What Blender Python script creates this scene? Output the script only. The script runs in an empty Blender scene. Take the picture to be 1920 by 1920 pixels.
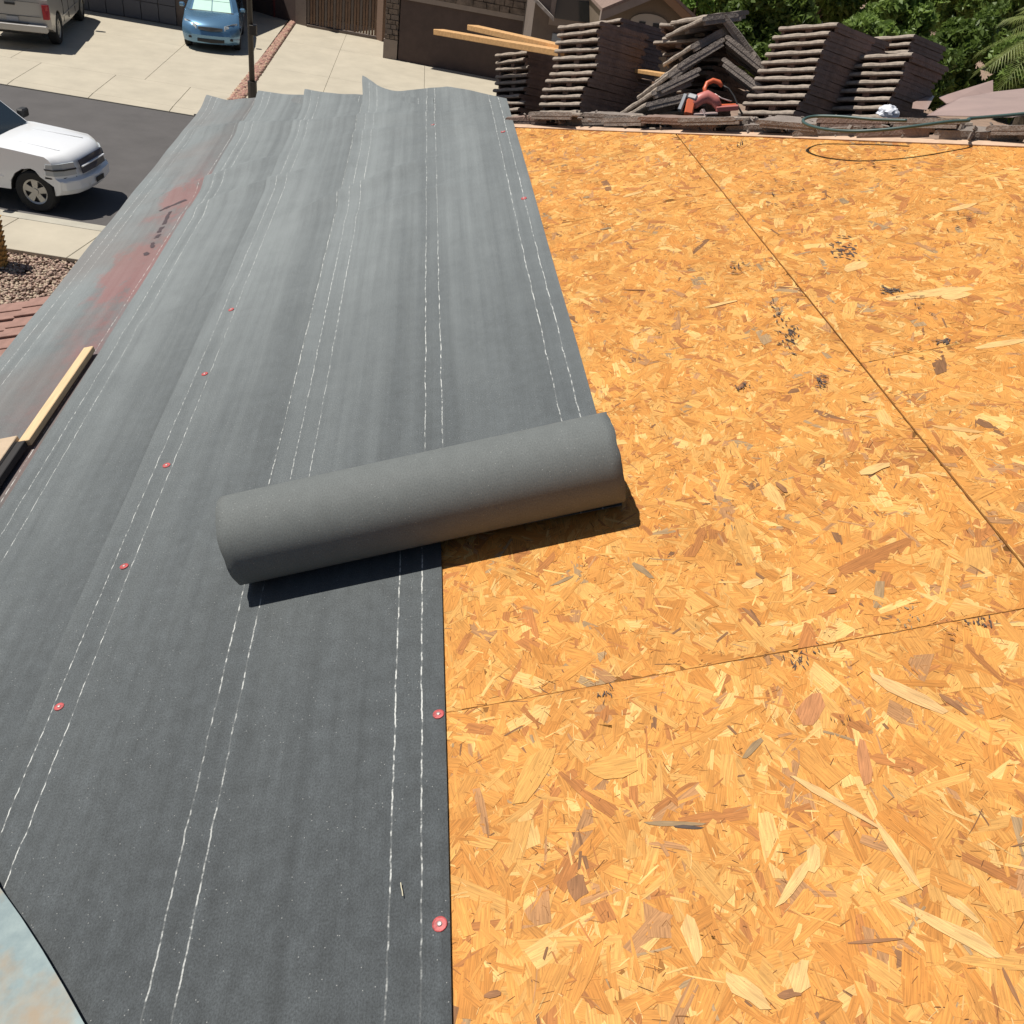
import bpy, bmesh, math, random
import numpy as np
from mathutils import Matrix, Vector, noise
random.seed(7); rng = np.random.default_rng(11)
S = bpy.context.scene
C = S.collection
R_ = math.radians
# ------------------------------------------------------------------ camera
CAM = Vector((0, 0, 6.5)); F = 1700.0
a = Vector((805 - 960, -323 - 960, F)).normalized()
V = Vector((-380, 2299, F)); dn = (V - V.dot(a) * a).normalized(); up = -dn
xr = a.cross(up)
W = Matrix((xr, a, up))                       # camera vector (x right, y down, z fwd) -> world
cd = bpy.data.cameras.new('camera'); cam = bpy.data.objects.new('camera', cd); C.objects.link(cam)
cd.sensor_width = 36; cd.lens = 36 * F / 1920; cd.clip_start = 0.05; cd.clip_end = 3000
M = (W @ Matrix(((1, 0, 0), (0, -1, 0), (0, 0, -1)))).to_4x4(); M.translation = CAM
cam.matrix_world = M; S.camera = cam
# ------------------------------------------------------------------ light
SUN = Vector((-0.42, 0.125, 0.88)).normalized()
world = bpy.data.worlds.new('World'); S.world = world; world.use_nodes = True
nt = world.node_tree; nt.nodes.clear()
sk = nt.nodes.new('ShaderNodeTexSky'); sk.sky_type = 'NISHITA'; sk.sun_disc = False
sk.sun_elevation = math.asin(SUN.z); sk.sun_rotation = math.atan2(SUN.x, SUN.y)
bg = nt.nodes.new('ShaderNodeBackground'); bg.inputs[1].default_value = 0.05
wo = nt.nodes.new('ShaderNodeOutputWorld'); nt.links.new(sk.outputs[0], bg.inputs[0]); nt.links.new(bg.outputs[0], wo.inputs[0])
sd = bpy.data.lights.new('sun', 'SUN'); sd.energy = 4.9; sd.angle = R_(0.5); sd.color = (1, 0.95, 0.87)
so = bpy.data.objects.new('sun', sd); C.objects.link(so)
so.rotation_euler = (-SUN).to_track_quat('-Z', 'Y').to_euler(); so.location = (-20, 5, 40)
vs = S.view_settings; vs.view_transform = 'Standard'; vs.look = 'None'; vs.gamma = 1; vs.use_curve_mapping = False; vs.exposure = 0.16

# ------------------------------------------------------------------ frames
TH = R_(18); HC = 1.34
un = Vector((math.cos(TH), 0, math.sin(TH))); nn = Vector((-math.sin(TH), 0, math.cos(TH))); yy = Vector((0, 1, 0))
RM = Matrix((un, yy, nn)).transposed().to_4x4(); RM.translation = CAM - nn * HC     # roof frame: (up-slope, along, normal)
def RP(U, Y, h=0): return RM @ Vector((U, Y, h))
def ray(px, py): return W @ Vector((px - 960, py - 960, F))
def G(px, py, z=0):
    r = ray(px, py); return CAM + r * ((z - CAM.z) / r.z)
def at_depth(px, py, d): return CAM + ray(px, py) * (d / F)
def at_y(px, py, Y):
    r = ray(px, py); return CAM + r * (Y / r.y)
def on_roof(px, py, h=0):
    r = ray(px, py); p = CAM + r * (-(HC - h) / r.dot(nn)); q = RM.inverted() @ p; return q.x, q.y

# ------------------------------------------------------------------ object helpers
def tag(o, label=None, cat=None, group=None, kind=None):
    if label: o['label'] = label
    if cat: o['category'] = cat
    if group: o['group'] = group
    if kind: o['kind'] = kind
    return o
def empty(name, label=None, cat=None, group=None, loc=(0, 0, 0), rz=0, mat=None):
    o = bpy.data.objects.new(name, None); C.objects.link(o)
    if mat is not None: o.matrix_world = mat
    else: o.location = loc; o.rotation_euler = (0, 0, rz)
    o.empty_display_size = 0.2
    return tag(o, label, cat, group)
def link(name, me, parent=None, mat=None):
    o = bpy.data.objects.new(name, me); C.objects.link(o)
    if parent is not None: o.parent = parent
    if mat is not None: o.matrix_local = mat
    return o
class MB:
    def __init__(s): s.v = []; s.f = []
    def add(s, vs_, fs):
        n = len(s.v); s.v += [tuple(x) for x in vs_]; s.f += [tuple(i + n for i in f) for f in fs]; return s
    def box(s, x0, x1, y0, y1, z0, z1, m=None):
        vs_ = [Vector(p) for p in ((x0, y0, z0), (x1, y0, z0), (x1, y1, z0), (x0, y1, z0), (x0, y0, z1), (x1, y0, z1), (x1, y1, z1), (x0, y1, z1))]
        if m is not None: vs_ = [m @ p for p in vs_]
        return s.add(vs_, [(0, 3, 2, 1), (4, 5, 6, 7), (0, 1, 5, 4), (1, 2, 6, 5), (2, 3, 7, 6), (3, 0, 4, 7)])
    def prism(s, pts, off):
        off = Vector(off); n = len(pts)
        vs_ = [Vector(p) for p in pts] + [Vector(p) + off for p in pts]
        fs = [tuple(range(n))[::-1], tuple(range(n, 2 * n))] + [(i, (i + 1) % n, n + (i + 1) % n, n + i) for i in range(n)]
        return s.add(vs_, fs)
    def tube(s, pts, r, k=8, caps=True):
        pts = [Vector(p) for p in pts]; rs = r if isinstance(r, (list, tuple)) else [r] * len(pts)
        n0 = len(s.v); vs_ = []; fs = []
        ref = Vector((0, 0, 1))
        for i, p in enumerate(pts):
            t = (pts[min(i + 1, len(pts) - 1)] - pts[max(i - 1, 0)]).normalized()
            if abs(t.dot(ref)) > 0.95: ref = Vector((0, 1, 0)) if abs(t.y) < 0.9 else Vector((1, 0, 0))
            b = t.cross(ref).normalized(); c = b.cross(t)
            for j in range(k):
                g = 2 * math.pi * j / k; vs_.append(p + (b * math.cos(g) + c * math.sin(g)) * rs[i])
        for i in range(len(pts) - 1):
            for j in range(k):
                fs.append((i * k + j, i * k + (j + 1) % k, (i + 1) * k + (j + 1) % k, (i + 1) * k + j))
        if caps: fs += [tuple(range(k))[::-1], tuple((len(pts) - 1) * k + j for j in range(k))]
        return s.add(vs_, fs)
    def quad(s, a_, b, c, d): return s.add([a_, b, c, d], [(0, 1, 2, 3)])
    def mesh(s, name, mat, smooth=False, bevel=0):
        me = bpy.data.meshes.new(name); me.from_pydata(s.v, [], s.f); me.materials.append(mat)
        bm = bmesh.new(); bm.from_mesh(me)
        bmesh.ops.recalc_face_normals(bm, faces=bm.faces)
        if bevel: bmesh.ops.bevel(bm, geom=bm.edges[:], offset=bevel, segments=1, affect='EDGES', clamp_overlap=True)
        bm.to_mesh(me); bm.free()
        if smooth:
            for p in me.polygons: p.use_smooth = True
        return me
    def obj(s, name, mat, parent=None, m=None, smooth=False, bevel=0): return link(name, s.mesh(name, mat, smooth, bevel), parent, m)

# ------------------------------------------------------------------ materials
def mat(name, col, rough=0.8, metal=0, spec=0.5, var=0.0, vscale=3.0, bump=0.0, bscale=60, col2=None, stretch=(1, 1, 1), sheen=0, coat=0, detail=4):
    m = bpy.data.materials.new(name); m.use_nodes = True; n = m.node_tree.nodes; l = m.node_tree.links
    p = n['Principled BSDF']; p.inputs['Base Color'].default_value = (*col, 1); p.inputs['Roughness'].default_value = rough
    p.inputs['Metallic'].default_value = metal; p.inputs['Specular IOR Level'].default_value = spec
    if sheen: p.inputs['Sheen Weight'].default_value = sheen; p.inputs['Sheen Roughness'].default_value = 0.5
    if coat: p.inputs['Coat Weight'].default_value = coat; p.inputs['Coat Roughness'].default_value = 0.06
    if var or bump:
        tc = n.new('ShaderNodeTexCoord'); mp = n.new('ShaderNodeMapping'); mp.inputs['Scale'].default_value = stretch
        l.new(tc.outputs['Object'], mp.inputs[0])
    if var:
        no = n.new('ShaderNodeTexNoise'); no.inputs['Scale'].default_value = vscale; no.inputs['Detail'].default_value = detail; no.inputs['Roughness'].default_value = 0.65
        l.new(mp.outputs[0], no.inputs[0])
        cr = n.new('ShaderNodeValToRGB'); cr.color_ramp.elements[0].position = 0.3; cr.color_ramp.elements[1].position = 0.7
        c2 = col2 or tuple(min(1, c * (1 + var)) for c in col); c1 = tuple(c * (1 - var) for c in col)
        cr.color_ramp.elements[0].color = (*c1, 1); cr.color_ramp.elements[1].color = (*c2, 1)
        l.new(no.outputs[0], cr.inputs[0]); l.new(cr.outputs[0], p.inputs['Base Color'])
    if bump:
        nb = n.new('ShaderNodeTexNoise'); nb.inputs['Scale'].default_value = bscale; nb.inputs['Detail'].default_value = 5
        l.new(mp.outputs[0], nb.inputs[0]); bp = n.new('ShaderNodeBump'); bp.inputs['Strength'].default_value = bump; bp.inputs['Distance'].default_value = 0.01
        l.new(nb.outputs[0], bp.inputs['Height']); l.new(bp.outputs[0], p.inputs['Normal'])
    return m
def mth(nt_, op, a_, b=None, c=None):
    n = nt_.nodes.new('ShaderNodeMath'); n.operation = op
    for i, x in enumerate((a_, b, c)):
        if x is None: continue
        if isinstance(x, (int, float)): n.inputs[i].default_value = x
        else: nt_.links.new(x, n.inputs[i])
    return n.outputs[0]
def mixc(nt_, fac, c1, c2):
    n = nt_.nodes.new('ShaderNodeMix'); n.data_type = 'RGBA'
    for i, x in ((0, fac), (6, c1), (7, c2)):
        if isinstance(x, tuple): n.inputs[i].default_value = (*x, 1)
        elif isinstance(x, (int, float)): n.inputs[i].default_value = x
        else: nt_.links.new(x, n.inputs[i])
    return n.outputs[2]
def noisen(nt_, vec, sc, det=4, ro=0.6, dim='3D'):
    n = nt_.nodes.new('ShaderNodeTexNoise'); n.noise_dimensions = dim; n.inputs['Scale'].default_value = sc; n.inputs['Detail'].default_value = det; n.inputs['Roughness'].default_value = ro
    if vec is not None: nt_.links.new(vec, n.inputs[0])
    return n.outputs[0]
def rampn(nt_, x, p0, p1, v0=0, v1=1):
    n = nt_.nodes.new('ShaderNodeMapRange'); n.inputs[1].default_value = p0; n.inputs[2].default_value = p1; n.inputs[3].default_value = v0; n.inputs[4].default_value = v1
    nt_.links.new(x, n.inputs[0]); return n.outputs[0]

# OSB: every strand carries its own colour (attribute) and its own grain direction (uv)
def osb_mat():
    m = bpy.data.materials.new('osb_strand'); m.use_nodes = True; t = m.node_tree; n = t.nodes; l = t.links
    p = n['Principled BSDF']; p.inputs['Roughness'].default_value = 0.72; p.inputs['Specular IOR Level'].default_value = 0.3
    at = n.new('ShaderNodeAttribute'); at.attribute_name = 'strand_colour'
    uv = n.new('ShaderNodeUVMap'); uv.uv_map = 'grain'
    mp = n.new('ShaderNodeMapping'); mp.inputs['Scale'].default_value = (22, 420, 1); l.new(uv.outputs[0], mp.inputs[0])
    g = noisen(t, mp.outputs[0], 1.0, 3, 0.6, '2D'); gr = rampn(t, g, 0.3, 0.7, 0.70, 1.16)
    tc = n.new('ShaderNodeTexCoord'); b = noisen(t, tc.outputs['Object'], 5, 4, 0.6); br = rampn(t, b, 0.3, 0.7, 0.86, 1.08)
    k = mth(t, 'MULTIPLY', gr, br)
    vm = n.new('ShaderNodeVectorMath'); vm.operation = 'SCALE'; l.new(at.outputs['Color'], vm.inputs[0]); l.new(k, vm.inputs['Scale'])
    sp = noisen(t, tc.outputs['Object'], 260, 2, 0.5); spm = rampn(t, sp, 0.66, 0.74, 0, 0.4)
    l.new(mixc(t, spm, vm.outputs[0], (0.12, 0.045, 0.012)), p.inputs['Base Color'])
    bp = n.new('ShaderNodeBump'); bp.inputs['Strength'].default_value = 0.35; bp.inputs['Distance'].default_value = 0.0012; l.new(g, bp.inputs['Height']); l.new(bp.outputs[0], p.inputs['Normal'])
    return m
LINES = (0.052, 0.106, 0.432, 0.482, 0.815, 0.868)
def felt_mat(name, red=False, base=(0.041, 0.047, 0.051), streak=0.8, mott=1.0, grain=0.85, lines=True, sheen=0.03, painted_sheen=1.0):
    m = bpy.data.materials.new(name); m.use_nodes = True; t = m.node_tree; n = t.nodes; l = t.links
    p = n['Principled BSDF']; p.inputs['Roughness'].default_value = 0.75; p.inputs['Specular IOR Level'].default_value = 0.3
    p.inputs['Sheen Weight'].default_value = sheen; p.inputs['Sheen Roughness'].default_value = 1.0; p.inputs['Sheen Tint'].default_value = (0.93, 1, 0.99, 1)
    uv = n.new('ShaderNodeUVMap'); uv.uv_map = 'roll'; sx0 = n.new('ShaderNodeSeparateXYZ'); l.new(uv.outputs[0], sx0.inputs[0])
    U, Vv = sx0.outputs[0], sx0.outputs[1]
    tco = n.new('ShaderNodeTexCoord'); so_ = n.new('ShaderNodeSeparateXYZ'); l.new(tco.outputs['Object'], so_.inputs[0])
    class sx: outputs = (None, None, so_.outputs[1])
    def scaled(a_, b, off=0):
        mp = n.new('ShaderNodeMapping'); mp.inputs['Scale'].default_value = (a_, b, 1); mp.inputs['Location'].default_value = (off, off, 0); l.new(uv.outputs[0], mp.inputs[0]); return mp.outputs[0]
    st = noisen(t, scaled(26, 0.45), 1, 4, 0.6, '2D'); st2 = noisen(t, scaled(110, 1.8, 5), 1, 3, 0.6, '2D')
    gr = noisen(t, scaled(340, 230), 1, 4, 0.75, '2D'); bl = noisen(t, scaled(30, 24, 3), 1, 6, 0.6, '2D')
    k = mth(t, 'MULTIPLY', rampn(t, st, 0.25, 0.75, 1 - .22 * streak, 1 + .22 * streak), rampn(t, st2, 0.2, 0.8, 1 - .12 * streak, 1 + .12 * streak))
    k = mth(t, 'MULTIPLY', k, rampn(t, gr, 0.3, 0.7, 1 - .5 * grain, 1 + .55 * grain)); k = mth(t, 'MULTIPLY', k, rampn(t, bl, 0.3, 0.7, 1 - .2 * mott, 1 + .22 * mott))
    vm = n.new('ShaderNodeVectorMath'); vm.operation = 'SCALE'; vm.inputs[0].default_value = base; l.new(k, vm.inputs['Scale'])
    col = vm.outputs[0]
    # painted grazing sheen: pale tone mixed into the colour, streaked, stronger towards the far half
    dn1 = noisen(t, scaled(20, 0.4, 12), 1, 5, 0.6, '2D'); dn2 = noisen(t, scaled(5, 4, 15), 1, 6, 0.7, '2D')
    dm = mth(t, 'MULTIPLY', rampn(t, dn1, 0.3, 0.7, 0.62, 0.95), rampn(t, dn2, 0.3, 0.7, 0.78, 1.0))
    cr_ = n.new('ShaderNodeValToRGB'); l.new(U, cr_.inputs[0]); ce = cr_.color_ramp.elements; ce[0].position = 0; ce[0].color = (1, 1, 1, 1); ce[1].position = 1; ce[1].color = (.72, .72, .72, 1)  # lap shading painted across each course, paler left, darker right
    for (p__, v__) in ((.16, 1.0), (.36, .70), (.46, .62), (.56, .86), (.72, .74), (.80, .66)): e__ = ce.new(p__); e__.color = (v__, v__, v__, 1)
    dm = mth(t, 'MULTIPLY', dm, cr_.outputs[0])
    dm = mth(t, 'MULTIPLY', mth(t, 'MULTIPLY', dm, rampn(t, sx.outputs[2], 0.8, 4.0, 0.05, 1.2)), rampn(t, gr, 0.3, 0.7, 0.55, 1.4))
    col = mixc(t, mth(t, 'MULTIPLY', dm, painted_sheen), col, (0.200, 0.220, 0.222))
    # pale lint specks
    vo = n.new('ShaderNodeTexVoronoi'); vo.voronoi_dimensions = '2D'; vo.inputs['Scale'].default_value = 1; l.new(scaled(34, 34, 2), vo.inputs[0])
    big = noisen(t, scaled(9, 9, 9), 1, 2, 0.5, '2D')
    spk = mth(t, 'MULTIPLY', mth(t, 'LESS_THAN', vo.outputs['Distance'], 0.032), mth(t, 'GREATER_THAN', big, 0.52))
    col = mixc(t, mth(t, 'MULTIPLY', spk, 0.4), col, (0.5, 0.5, 0.47))
    if red:
        rn = noisen(t, scaled(9, 5, 4), 1, 6, 0.7, '2D')
        cu = mth(t, 'SUBTRACT', 1.15, mth(t, 'DIVIDE', mth(t, 'ABSOLUTE', mth(t, 'SUBTRACT', mth(t, 'ADD', U, mth(t, 'MULTIPLY', mth(t, 'SUBTRACT', noisen(t, scaled(6, 5, 21), 1, 4, 0.7, '2D'), 0.5), 0.3)), 0.40)), 0.17)); cu = mth(t, 'MAXIMUM', cu, 0)
        def blob(v0, w): return mth(t, 'MAXIMUM', mth(t, 'SUBTRACT', 1.0, mth(t, 'DIVIDE', mth(t, 'ABSOLUTE', mth(t, 'SUBTRACT', Vv, v0)), w)), 0)
        bb = mth(t, 'ADD', mth(t, 'MULTIPLY', blob(4.1, 0.42), 2.0), mth(t, 'MULTIPLY', blob(5.15, 0.45), 1.1)); bb = mth(t, 'ADD', bb, mth(t, 'MULTIPLY', blob(3.8, 2.6), 0.42))
        msk = mth(t, 'MULTIPLY', mth(t, 'MULTIPLY', cu, bb), rampn(t, rn, 0.35, 0.65, 0.15, 1)); msk = mth(t, 'MINIMUM', msk, 0.42)
        col = mixc(t, msk, col, (0.31, 0.075, 0.062))
        d1 = rampn(t, noisen(t, scaled(1.4, 1.0, 8), 1, 4, 0.6, '2D'), 0.4, 0.65, 0, 0.3); col = mixc(t, d1, col, (0.17, 0.12, 0.10))
    wob = mth(t, 'MULTIPLY', mth(t, 'SUBTRACT', noisen(t, scaled(0.5, 9, 6), 1, 4, 0.75, '2D'), 0.5), 0.010)
    uw = mth(t, 'ADD', U, wob); acc = None
    for a_ in LINES:
        c = mth(t, 'COMPARE', uw, a_, 0.0011 if a_ < 0.2 else 0.0014); acc = c if acc is None else mth(t, 'MAXIMUM', acc, c)
    dash = rampn(t, noisen(t, scaled(3, 42, 7), 1, 3, 0.6, '2D'), 0.44, 0.60, 0.08, 0.8)
    fade = rampn(t, noisen(t, scaled(2.5, 1.1, 2), 1, 2, 0.5, '2D'), 0.3, 0.6, 0.5, 1)
    if lines: col = mixc(t, mth(t, 'MULTIPLY', mth(t, 'MULTIPLY', acc, dash), fade), col, (0.62, 0.63, 0.60))
    l.new(col, p.inputs['Base Color'])
    bp = n.new('ShaderNodeBump'); bp.inputs['Strength'].default_value = 0.35; bp.inputs['Distance'].default_value = 0.001; l.new(gr, bp.inputs['Height']); l.new(bp.outputs[0], p.inputs['Normal'])
    return m
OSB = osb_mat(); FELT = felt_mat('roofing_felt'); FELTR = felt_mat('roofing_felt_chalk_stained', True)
OSBEDGE = mat('osb_edge', (0.30, 0.15, 0.05), 0.9, var=0.3, vscale=60)
CONC = mat('pale_concrete', (0.43, 0.385, 0.30), 0.9, var=0.10, vscale=1.1, bump=0.15, bscale=40, detail=8)
CONC2 = mat('kerb_concrete', (0.40, 0.375, 0.31), 0.9, var=0.12, vscale=2.5, bump=0.2, bscale=50, detail=8)
ASPH = mat('asphalt', (0.088, 0.082, 0.080), 0.92, var=0.13, vscale=1.3, bump=0.5, bscale=120, detail=10)
DIRT = mat('dry_ground', (0.27, 0.185, 0.135), 0.95, var=0.2, vscale=2, bump=0.3, bscale=30, detail=8)
DARKJ = mat('joint_filler', (0.07, 0.06, 0.05), 0.95)
TILE = mat('brown_concrete_tile', (0.225, 0.155, 0.125), 0.88, var=0.24, vscale=14, bump=0.5, bscale=90, detail=8)
TILE2 = mat('weathered_concrete_tile', (0.215, 0.180, 0.155), 0.9, var=0.26, vscale=16, bump=0.6, bscale=80, detail=8)
TILER = mat('reddish_concrete_tile', (0.27, 0.155, 0.125), 0.88, var=0.2, vscale=8, bump=0.4, bscale=70, detail=8)
STUCCO = mat('dark_brown_stucco', (0.085, 0.058, 0.05), 0.95, var=0.12, vscale=3, bump=0.5, bscale=60)
STUCCO2 = mat('grey_brown_stucco', (0.16, 0.125, 0.105), 0.95, var=0.1, vscale=3, bump=0.5, bscale=60)
TRIM = mat('tan_stucco_trim', (0.27, 0.215, 0.18), 0.9, var=0.08, vscale=4, bump=0.3)
STONE = mat('veneer_stone', (0.16, 0.12, 0.095), 0.9, var=0.5, vscale=5, bump=0.6, bscale=25)
GDOOR = mat('grey_garage_door_paint', (0.10, 0.10, 0.115), 0.6)
WOODD = mat('weathered_brown_slat', (0.17, 0.105, 0.07), 0.85, var=0.4, vscale=6, stretch=(8, 8, 0.6))
WOODL = mat('fresh_sawn_pine', (0.62, 0.44, 0.25), 0.75, var=0.12, vscale=8, stretch=(20, 1.2, 20), bump=0.15, bscale=50)
WOODO = mat('orange_sawn_lumber', (0.56, 0.32, 0.13), 0.75, var=0.2, vscale=5, stretch=(12, 12, 12), bump=0.1)
METB = mat('black_iron_paint', (0.035, 0.028, 0.022), 0.55)
WHITE = mat('white_car_paint', (0.80, 0.81, 0.82), 0.28, coat=0.6, var=0.015, vscale=2)
SILV = mat('silver_car_paint', (0.42, 0.40, 0.375), 0.35, metal=0.25, coat=0.5)
BLUE = mat('metallic_blue_car_paint', (0.13, 0.27, 0.42), 0.26, metal=0.55, coat=0.8)
GLASS = mat('dark_tinted_glass', (0.02, 0.03, 0.038), 0.07, spec=0.8)
SHADE = mat('pale_green_sunshade', (0.50, 0.74, 0.64), 0.5, var=0.05, vscale=3)
RUB = mat('tyre_rubber', (0.018, 0.018, 0.018), 0.85)
BLK = mat('black_plastic', (0.02, 0.02, 0.021), 0.6)
RIM = mat('silver_wheel_alloy', (0.45, 0.44, 0.42), 0.38, metal=0.6)
CHROME = mat('chrome', (0.6, 0.62, 0.68), 0.15, metal=1)
LAMP = mat('headlight_lens', (0.42, 0.45, 0.46), 0.10, spec=0.8)
REDL = mat('red_tail_lens', (0.36, 0.02, 0.025), 0.25)
AMB = mat('amber_lens', (0.5, 0.2, 0.04), 0.3)
REDP = mat('red_cap_plastic', (0.42, 0.075, 0.075), 0.55, var=0.4, vscale=150)
NAIL = mat('bright_nail_steel', (0.50, 0.40, 0.38), 0.5, metal=0.6)
PEB = [mat('gravel_' + nme, c, 0.9, var=0.15, vscale=20) for nme, c in (('pink', (0.42, 0.29, 0.23)), ('tan', (0.48, 0.38, 0.28)), ('brown', (0.26, 0.18, 0.14)))]
PEBR = [mat('red_gravel_' + nme, c, 0.9, var=0.15, vscale=20) for nme, c in (('rose', (0.37, 0.20, 0.155)), ('sand', (0.40, 0.28, 0.19)), ('brick', (0.25, 0.135, 0.11)))]
BARK = mat('tree_bark', (0.10, 0.075, 0.05), 0.95, var=0.3, vscale=8, bump=0.6, bscale=30)
GHOSE = mat('green_rubber_hose', (0.045, 0.085, 0.078), 0.42)
ORNG = mat('orange_tool_plastic', (0.60, 0.13, 0.055), 0.4)
PINK = mat('faded_red_plastic', (0.50, 0.16, 0.14), 0.45)
GREYP = mat('grey_tool_casing', (0.20, 0.21, 0.23), 0.45)
PAPER = mat('white_plastic_bag', (0.62, 0.64, 0.70), 0.5, var=0.15, vscale=20)
def leafmat(name, c1, c2):
    m = bpy.data.materials.new(name); m.use_nodes = True; t = m.node_tree; n = t.nodes; l = t.links
    p = n['Principled BSDF']; p.inputs['Roughness'].default_value = 0.5; p.inputs['Specular IOR Level'].default_value = 0.35
    tc = n.new('ShaderNodeTexCoord'); no = noisen(t, tc.outputs['Object'], 1.6, 6, 0.75)
    c = mixc(t, rampn(t, no, 0.36, 0.64), c1, c2); l.new(c, p.inputs['Base Color'])
    tr = n.new('ShaderNodeBsdfTranslucent'); l.new(c, tr.inputs[0]); mx = n.new('ShaderNodeMixShader'); mx.inputs[0].default_value = 0.42
    l.new(p.outputs[0], mx.inputs[1]); l.new(tr.outputs[0], mx.inputs[2]); l.new(mx.outputs[0], n['Material Output'].inputs[0]); return m
LEAF1 = leafmat('dark_green_leaf', (0.06, 0.10, 0.022), (0.18, 0.26, 0.055))
LEAF2 = leafmat('mid_green_leaf', (0.10, 0.165, 0.035), (0.27, 0.38, 0.09))
LEAF3 = leafmat('bright_green_leaf', (0.11, 0.20, 0.035), (0.22, 0.36, 0.07))
FROND = leafmat('palm_frond_leaf', (0.15, 0.20, 0.05), (0.36, 0.42, 0.14))

# ------------------------------------------------------------------ setting: ground, street, driveways
def zg(x): return 0 if x < 4 else max(-2.4, -0.13 * (x - 4))
def sheet(name, x0, x1, yf0, yf1, z, m, kind='structure', nx=60, ny=4):
    mb = MB(); vs_ = []; fs = []
    for i in range(nx + 1):
        x = x0 + (x1 - x0) * i / nx
        for j in range(ny + 1):
            y = yf0(x) + (yf1(x) - yf0(x)) * j / ny
            vs_.append((x, y, z + zg(x)))
    for i in range(nx):
        for j in range(ny): k = i * (ny + 1) + j; fs.append((k, k + ny + 1, k + ny + 2, k + 1))
    mb.add(vs_, fs); o = mb.obj(name, m); return tag(o, kind=kind)
FC = lambda x: 24.62 - 0.17 * (x + 5.28) if x < 4 else 23.04          # far kerb line
NC = lambda x: 16.45 - 0.155 * (x + 5.2) if x < 4 else 15.02          # near kerb line
gx = [-800, -200, -60, -20, -10, 0, 4, 8, 12, 16, 20, 24, 40, 80, 250, 900]
vs_ = []; fs = []
gy = [-700, -150, -30, -5, 5, 14, 24, 34, 50, 90, 250, 900]
for x in gx:
    for y in gy: vs_.append((x, y, zg(x) - 0.06))
for i in range(len(gx) - 1):
    for j in range(len(gy) - 1): k = i * len(gy) + j; fs.append((k, k + len(gy), k + len(gy) + 1, k + 1))
gob = MB().add(vs_, fs).obj('ground', DIRT); tag(gob, kind='structure')
sheet('road', -60, 40, lambda x: NC(x) + 0.28, FC, -0.05, ASPH)
# near kerb, gutter and sidewalk of separate slabs
sheet('gutter', -60, 40, lambda x: NC(x) - 0.12, lambda x: NC(x) + 0.28, -0.035, CONC2, ny=1)
def kerb_strip(name, yf, w, z0, z1, m):
    mb = MB(); n = 50; 
    for i in range(n):
        x0 = -60 + 100 * i / n; x1 = x0 + 100 / n
        mb.add([(x0, yf(x0) - w, zg(x0) + z0), (x1, yf(x1) - w, zg(x1) + z0), (x1, yf(x1), zg(x1) + z0), (x0, yf(x0), zg(x0) + z0),
                (x0, yf(x0) - w, zg(x0) + z1), (x1, yf(x1) - w, zg(x1) + z1), (x1, yf(x1) - .03, zg(x1) + z1), (x0, yf(x0) - .03, zg(x0) + z1)],
               [(0, 3, 2, 1), (4, 5, 6, 7), (0, 1, 5, 4), (2, 3, 7, 6)])
    return tag(mb.obj(name, m), kind='structure')
kerb_strip('kerb', lambda x: NC(x) - 0.13, 0.15, -0.06, 0.09, CONC2)
def slabs(root, name, quads, th, m, gap=0.007):
    for q in quads:
        c = sum((Vector(p) for p in q), Vector()) / 4
        qq = [Vector(p) + (c - Vector(p)).normalized() * gap for p in q]
        mb = MB().prism([(p.x, p.y, p.z - th) for p in qq], (0, 0, th)); mb.obj(name, m, root, bevel=0.006)
sw = sheet('sidewalk', -60, 4, lambda x: NC(x) - 1.55, lambda x: NC(x) - 0.29, 0.055, DARKJ, ny=1)
qs = []
for i in range(14):
    x0 = -14.2 + i * 1.5; x1 = x0 + 1.5
    qs.append([(x0 - .25, NC(x0) - 1.56, 0.09), (x1 - .25, NC(x1) - 1.56, 0.09), (x1, NC(x1) - 0.285, 0.09), (x0, NC(x0) - 0.285, 0.09)])
slabs(sw, 'slab', qs, 0.07, CONC)
# far side: apron strip + two driveways with joints, red gravel strip between
dw = sheet('driveway', -60, 3.9, FC, lambda x: 41.0, -0.045, DARKJ, ny=1)
LV = lambda Y: -4.86 + (Y - 27) * 0.012            # left side of gravel strip
_ga, _gb = G(480, 155), G(553, 45)
RV = lambda Y: _ga.x + (Y - _ga.y) * (_gb.x - _ga.x) / (_gb.y - _ga.y)            # right side of gravel strip
AP = lambda x: FC(x) + 2.55
qs = []
for i in range(16):
    x0 = -26.3 + i * 2.03; x1 = x0 + 2.03
    if x0 > 3.6: break
    k = 0.45
    for (ya, yb) in ((0.0, 0.42), (0.42, 2.55)):
        qs.append([(x0 + k * 0, FC(x0) + ya, 0.0 if ya else -0.02), (x1, FC(x1) + ya, 0.0 if ya else -0.02), (x1, FC(x1) + yb, 0.0), (x0, FC(x0) + yb, 0.0)])
slabs(dw, 'apron_slab', qs, 0.06, CONC)
qs = []
xb = [-22, -18.2, -14.6, -10.9, -7.25]
for i, x0 in enumerate(xb):
    x1 = xb[i + 1] if i < len(xb) - 1 else None
    ys = [AP(x0 if x0 else 0), 31.9, 36.4, 41]
    for j in range(3):
        f0 = (lambda x: AP(x)) if j == 0 else (lambda x, y=ys[j]: y - 0.17 * (x + 5)); f1 = lambda x, y=ys[j + 1]: y - 0.17 * (x + 5)
        xl = x0; xr_ = x1 if x1 is not None else LV(30)
        qs.append([(xl, f0(xl), 0), (xr_, f0(xr_), 0), (xr_, f1(xr_), 0), (xl, f1(xl), 0)])
xb = [RV(30), -2.56, 0.35, 3.9]
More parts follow.
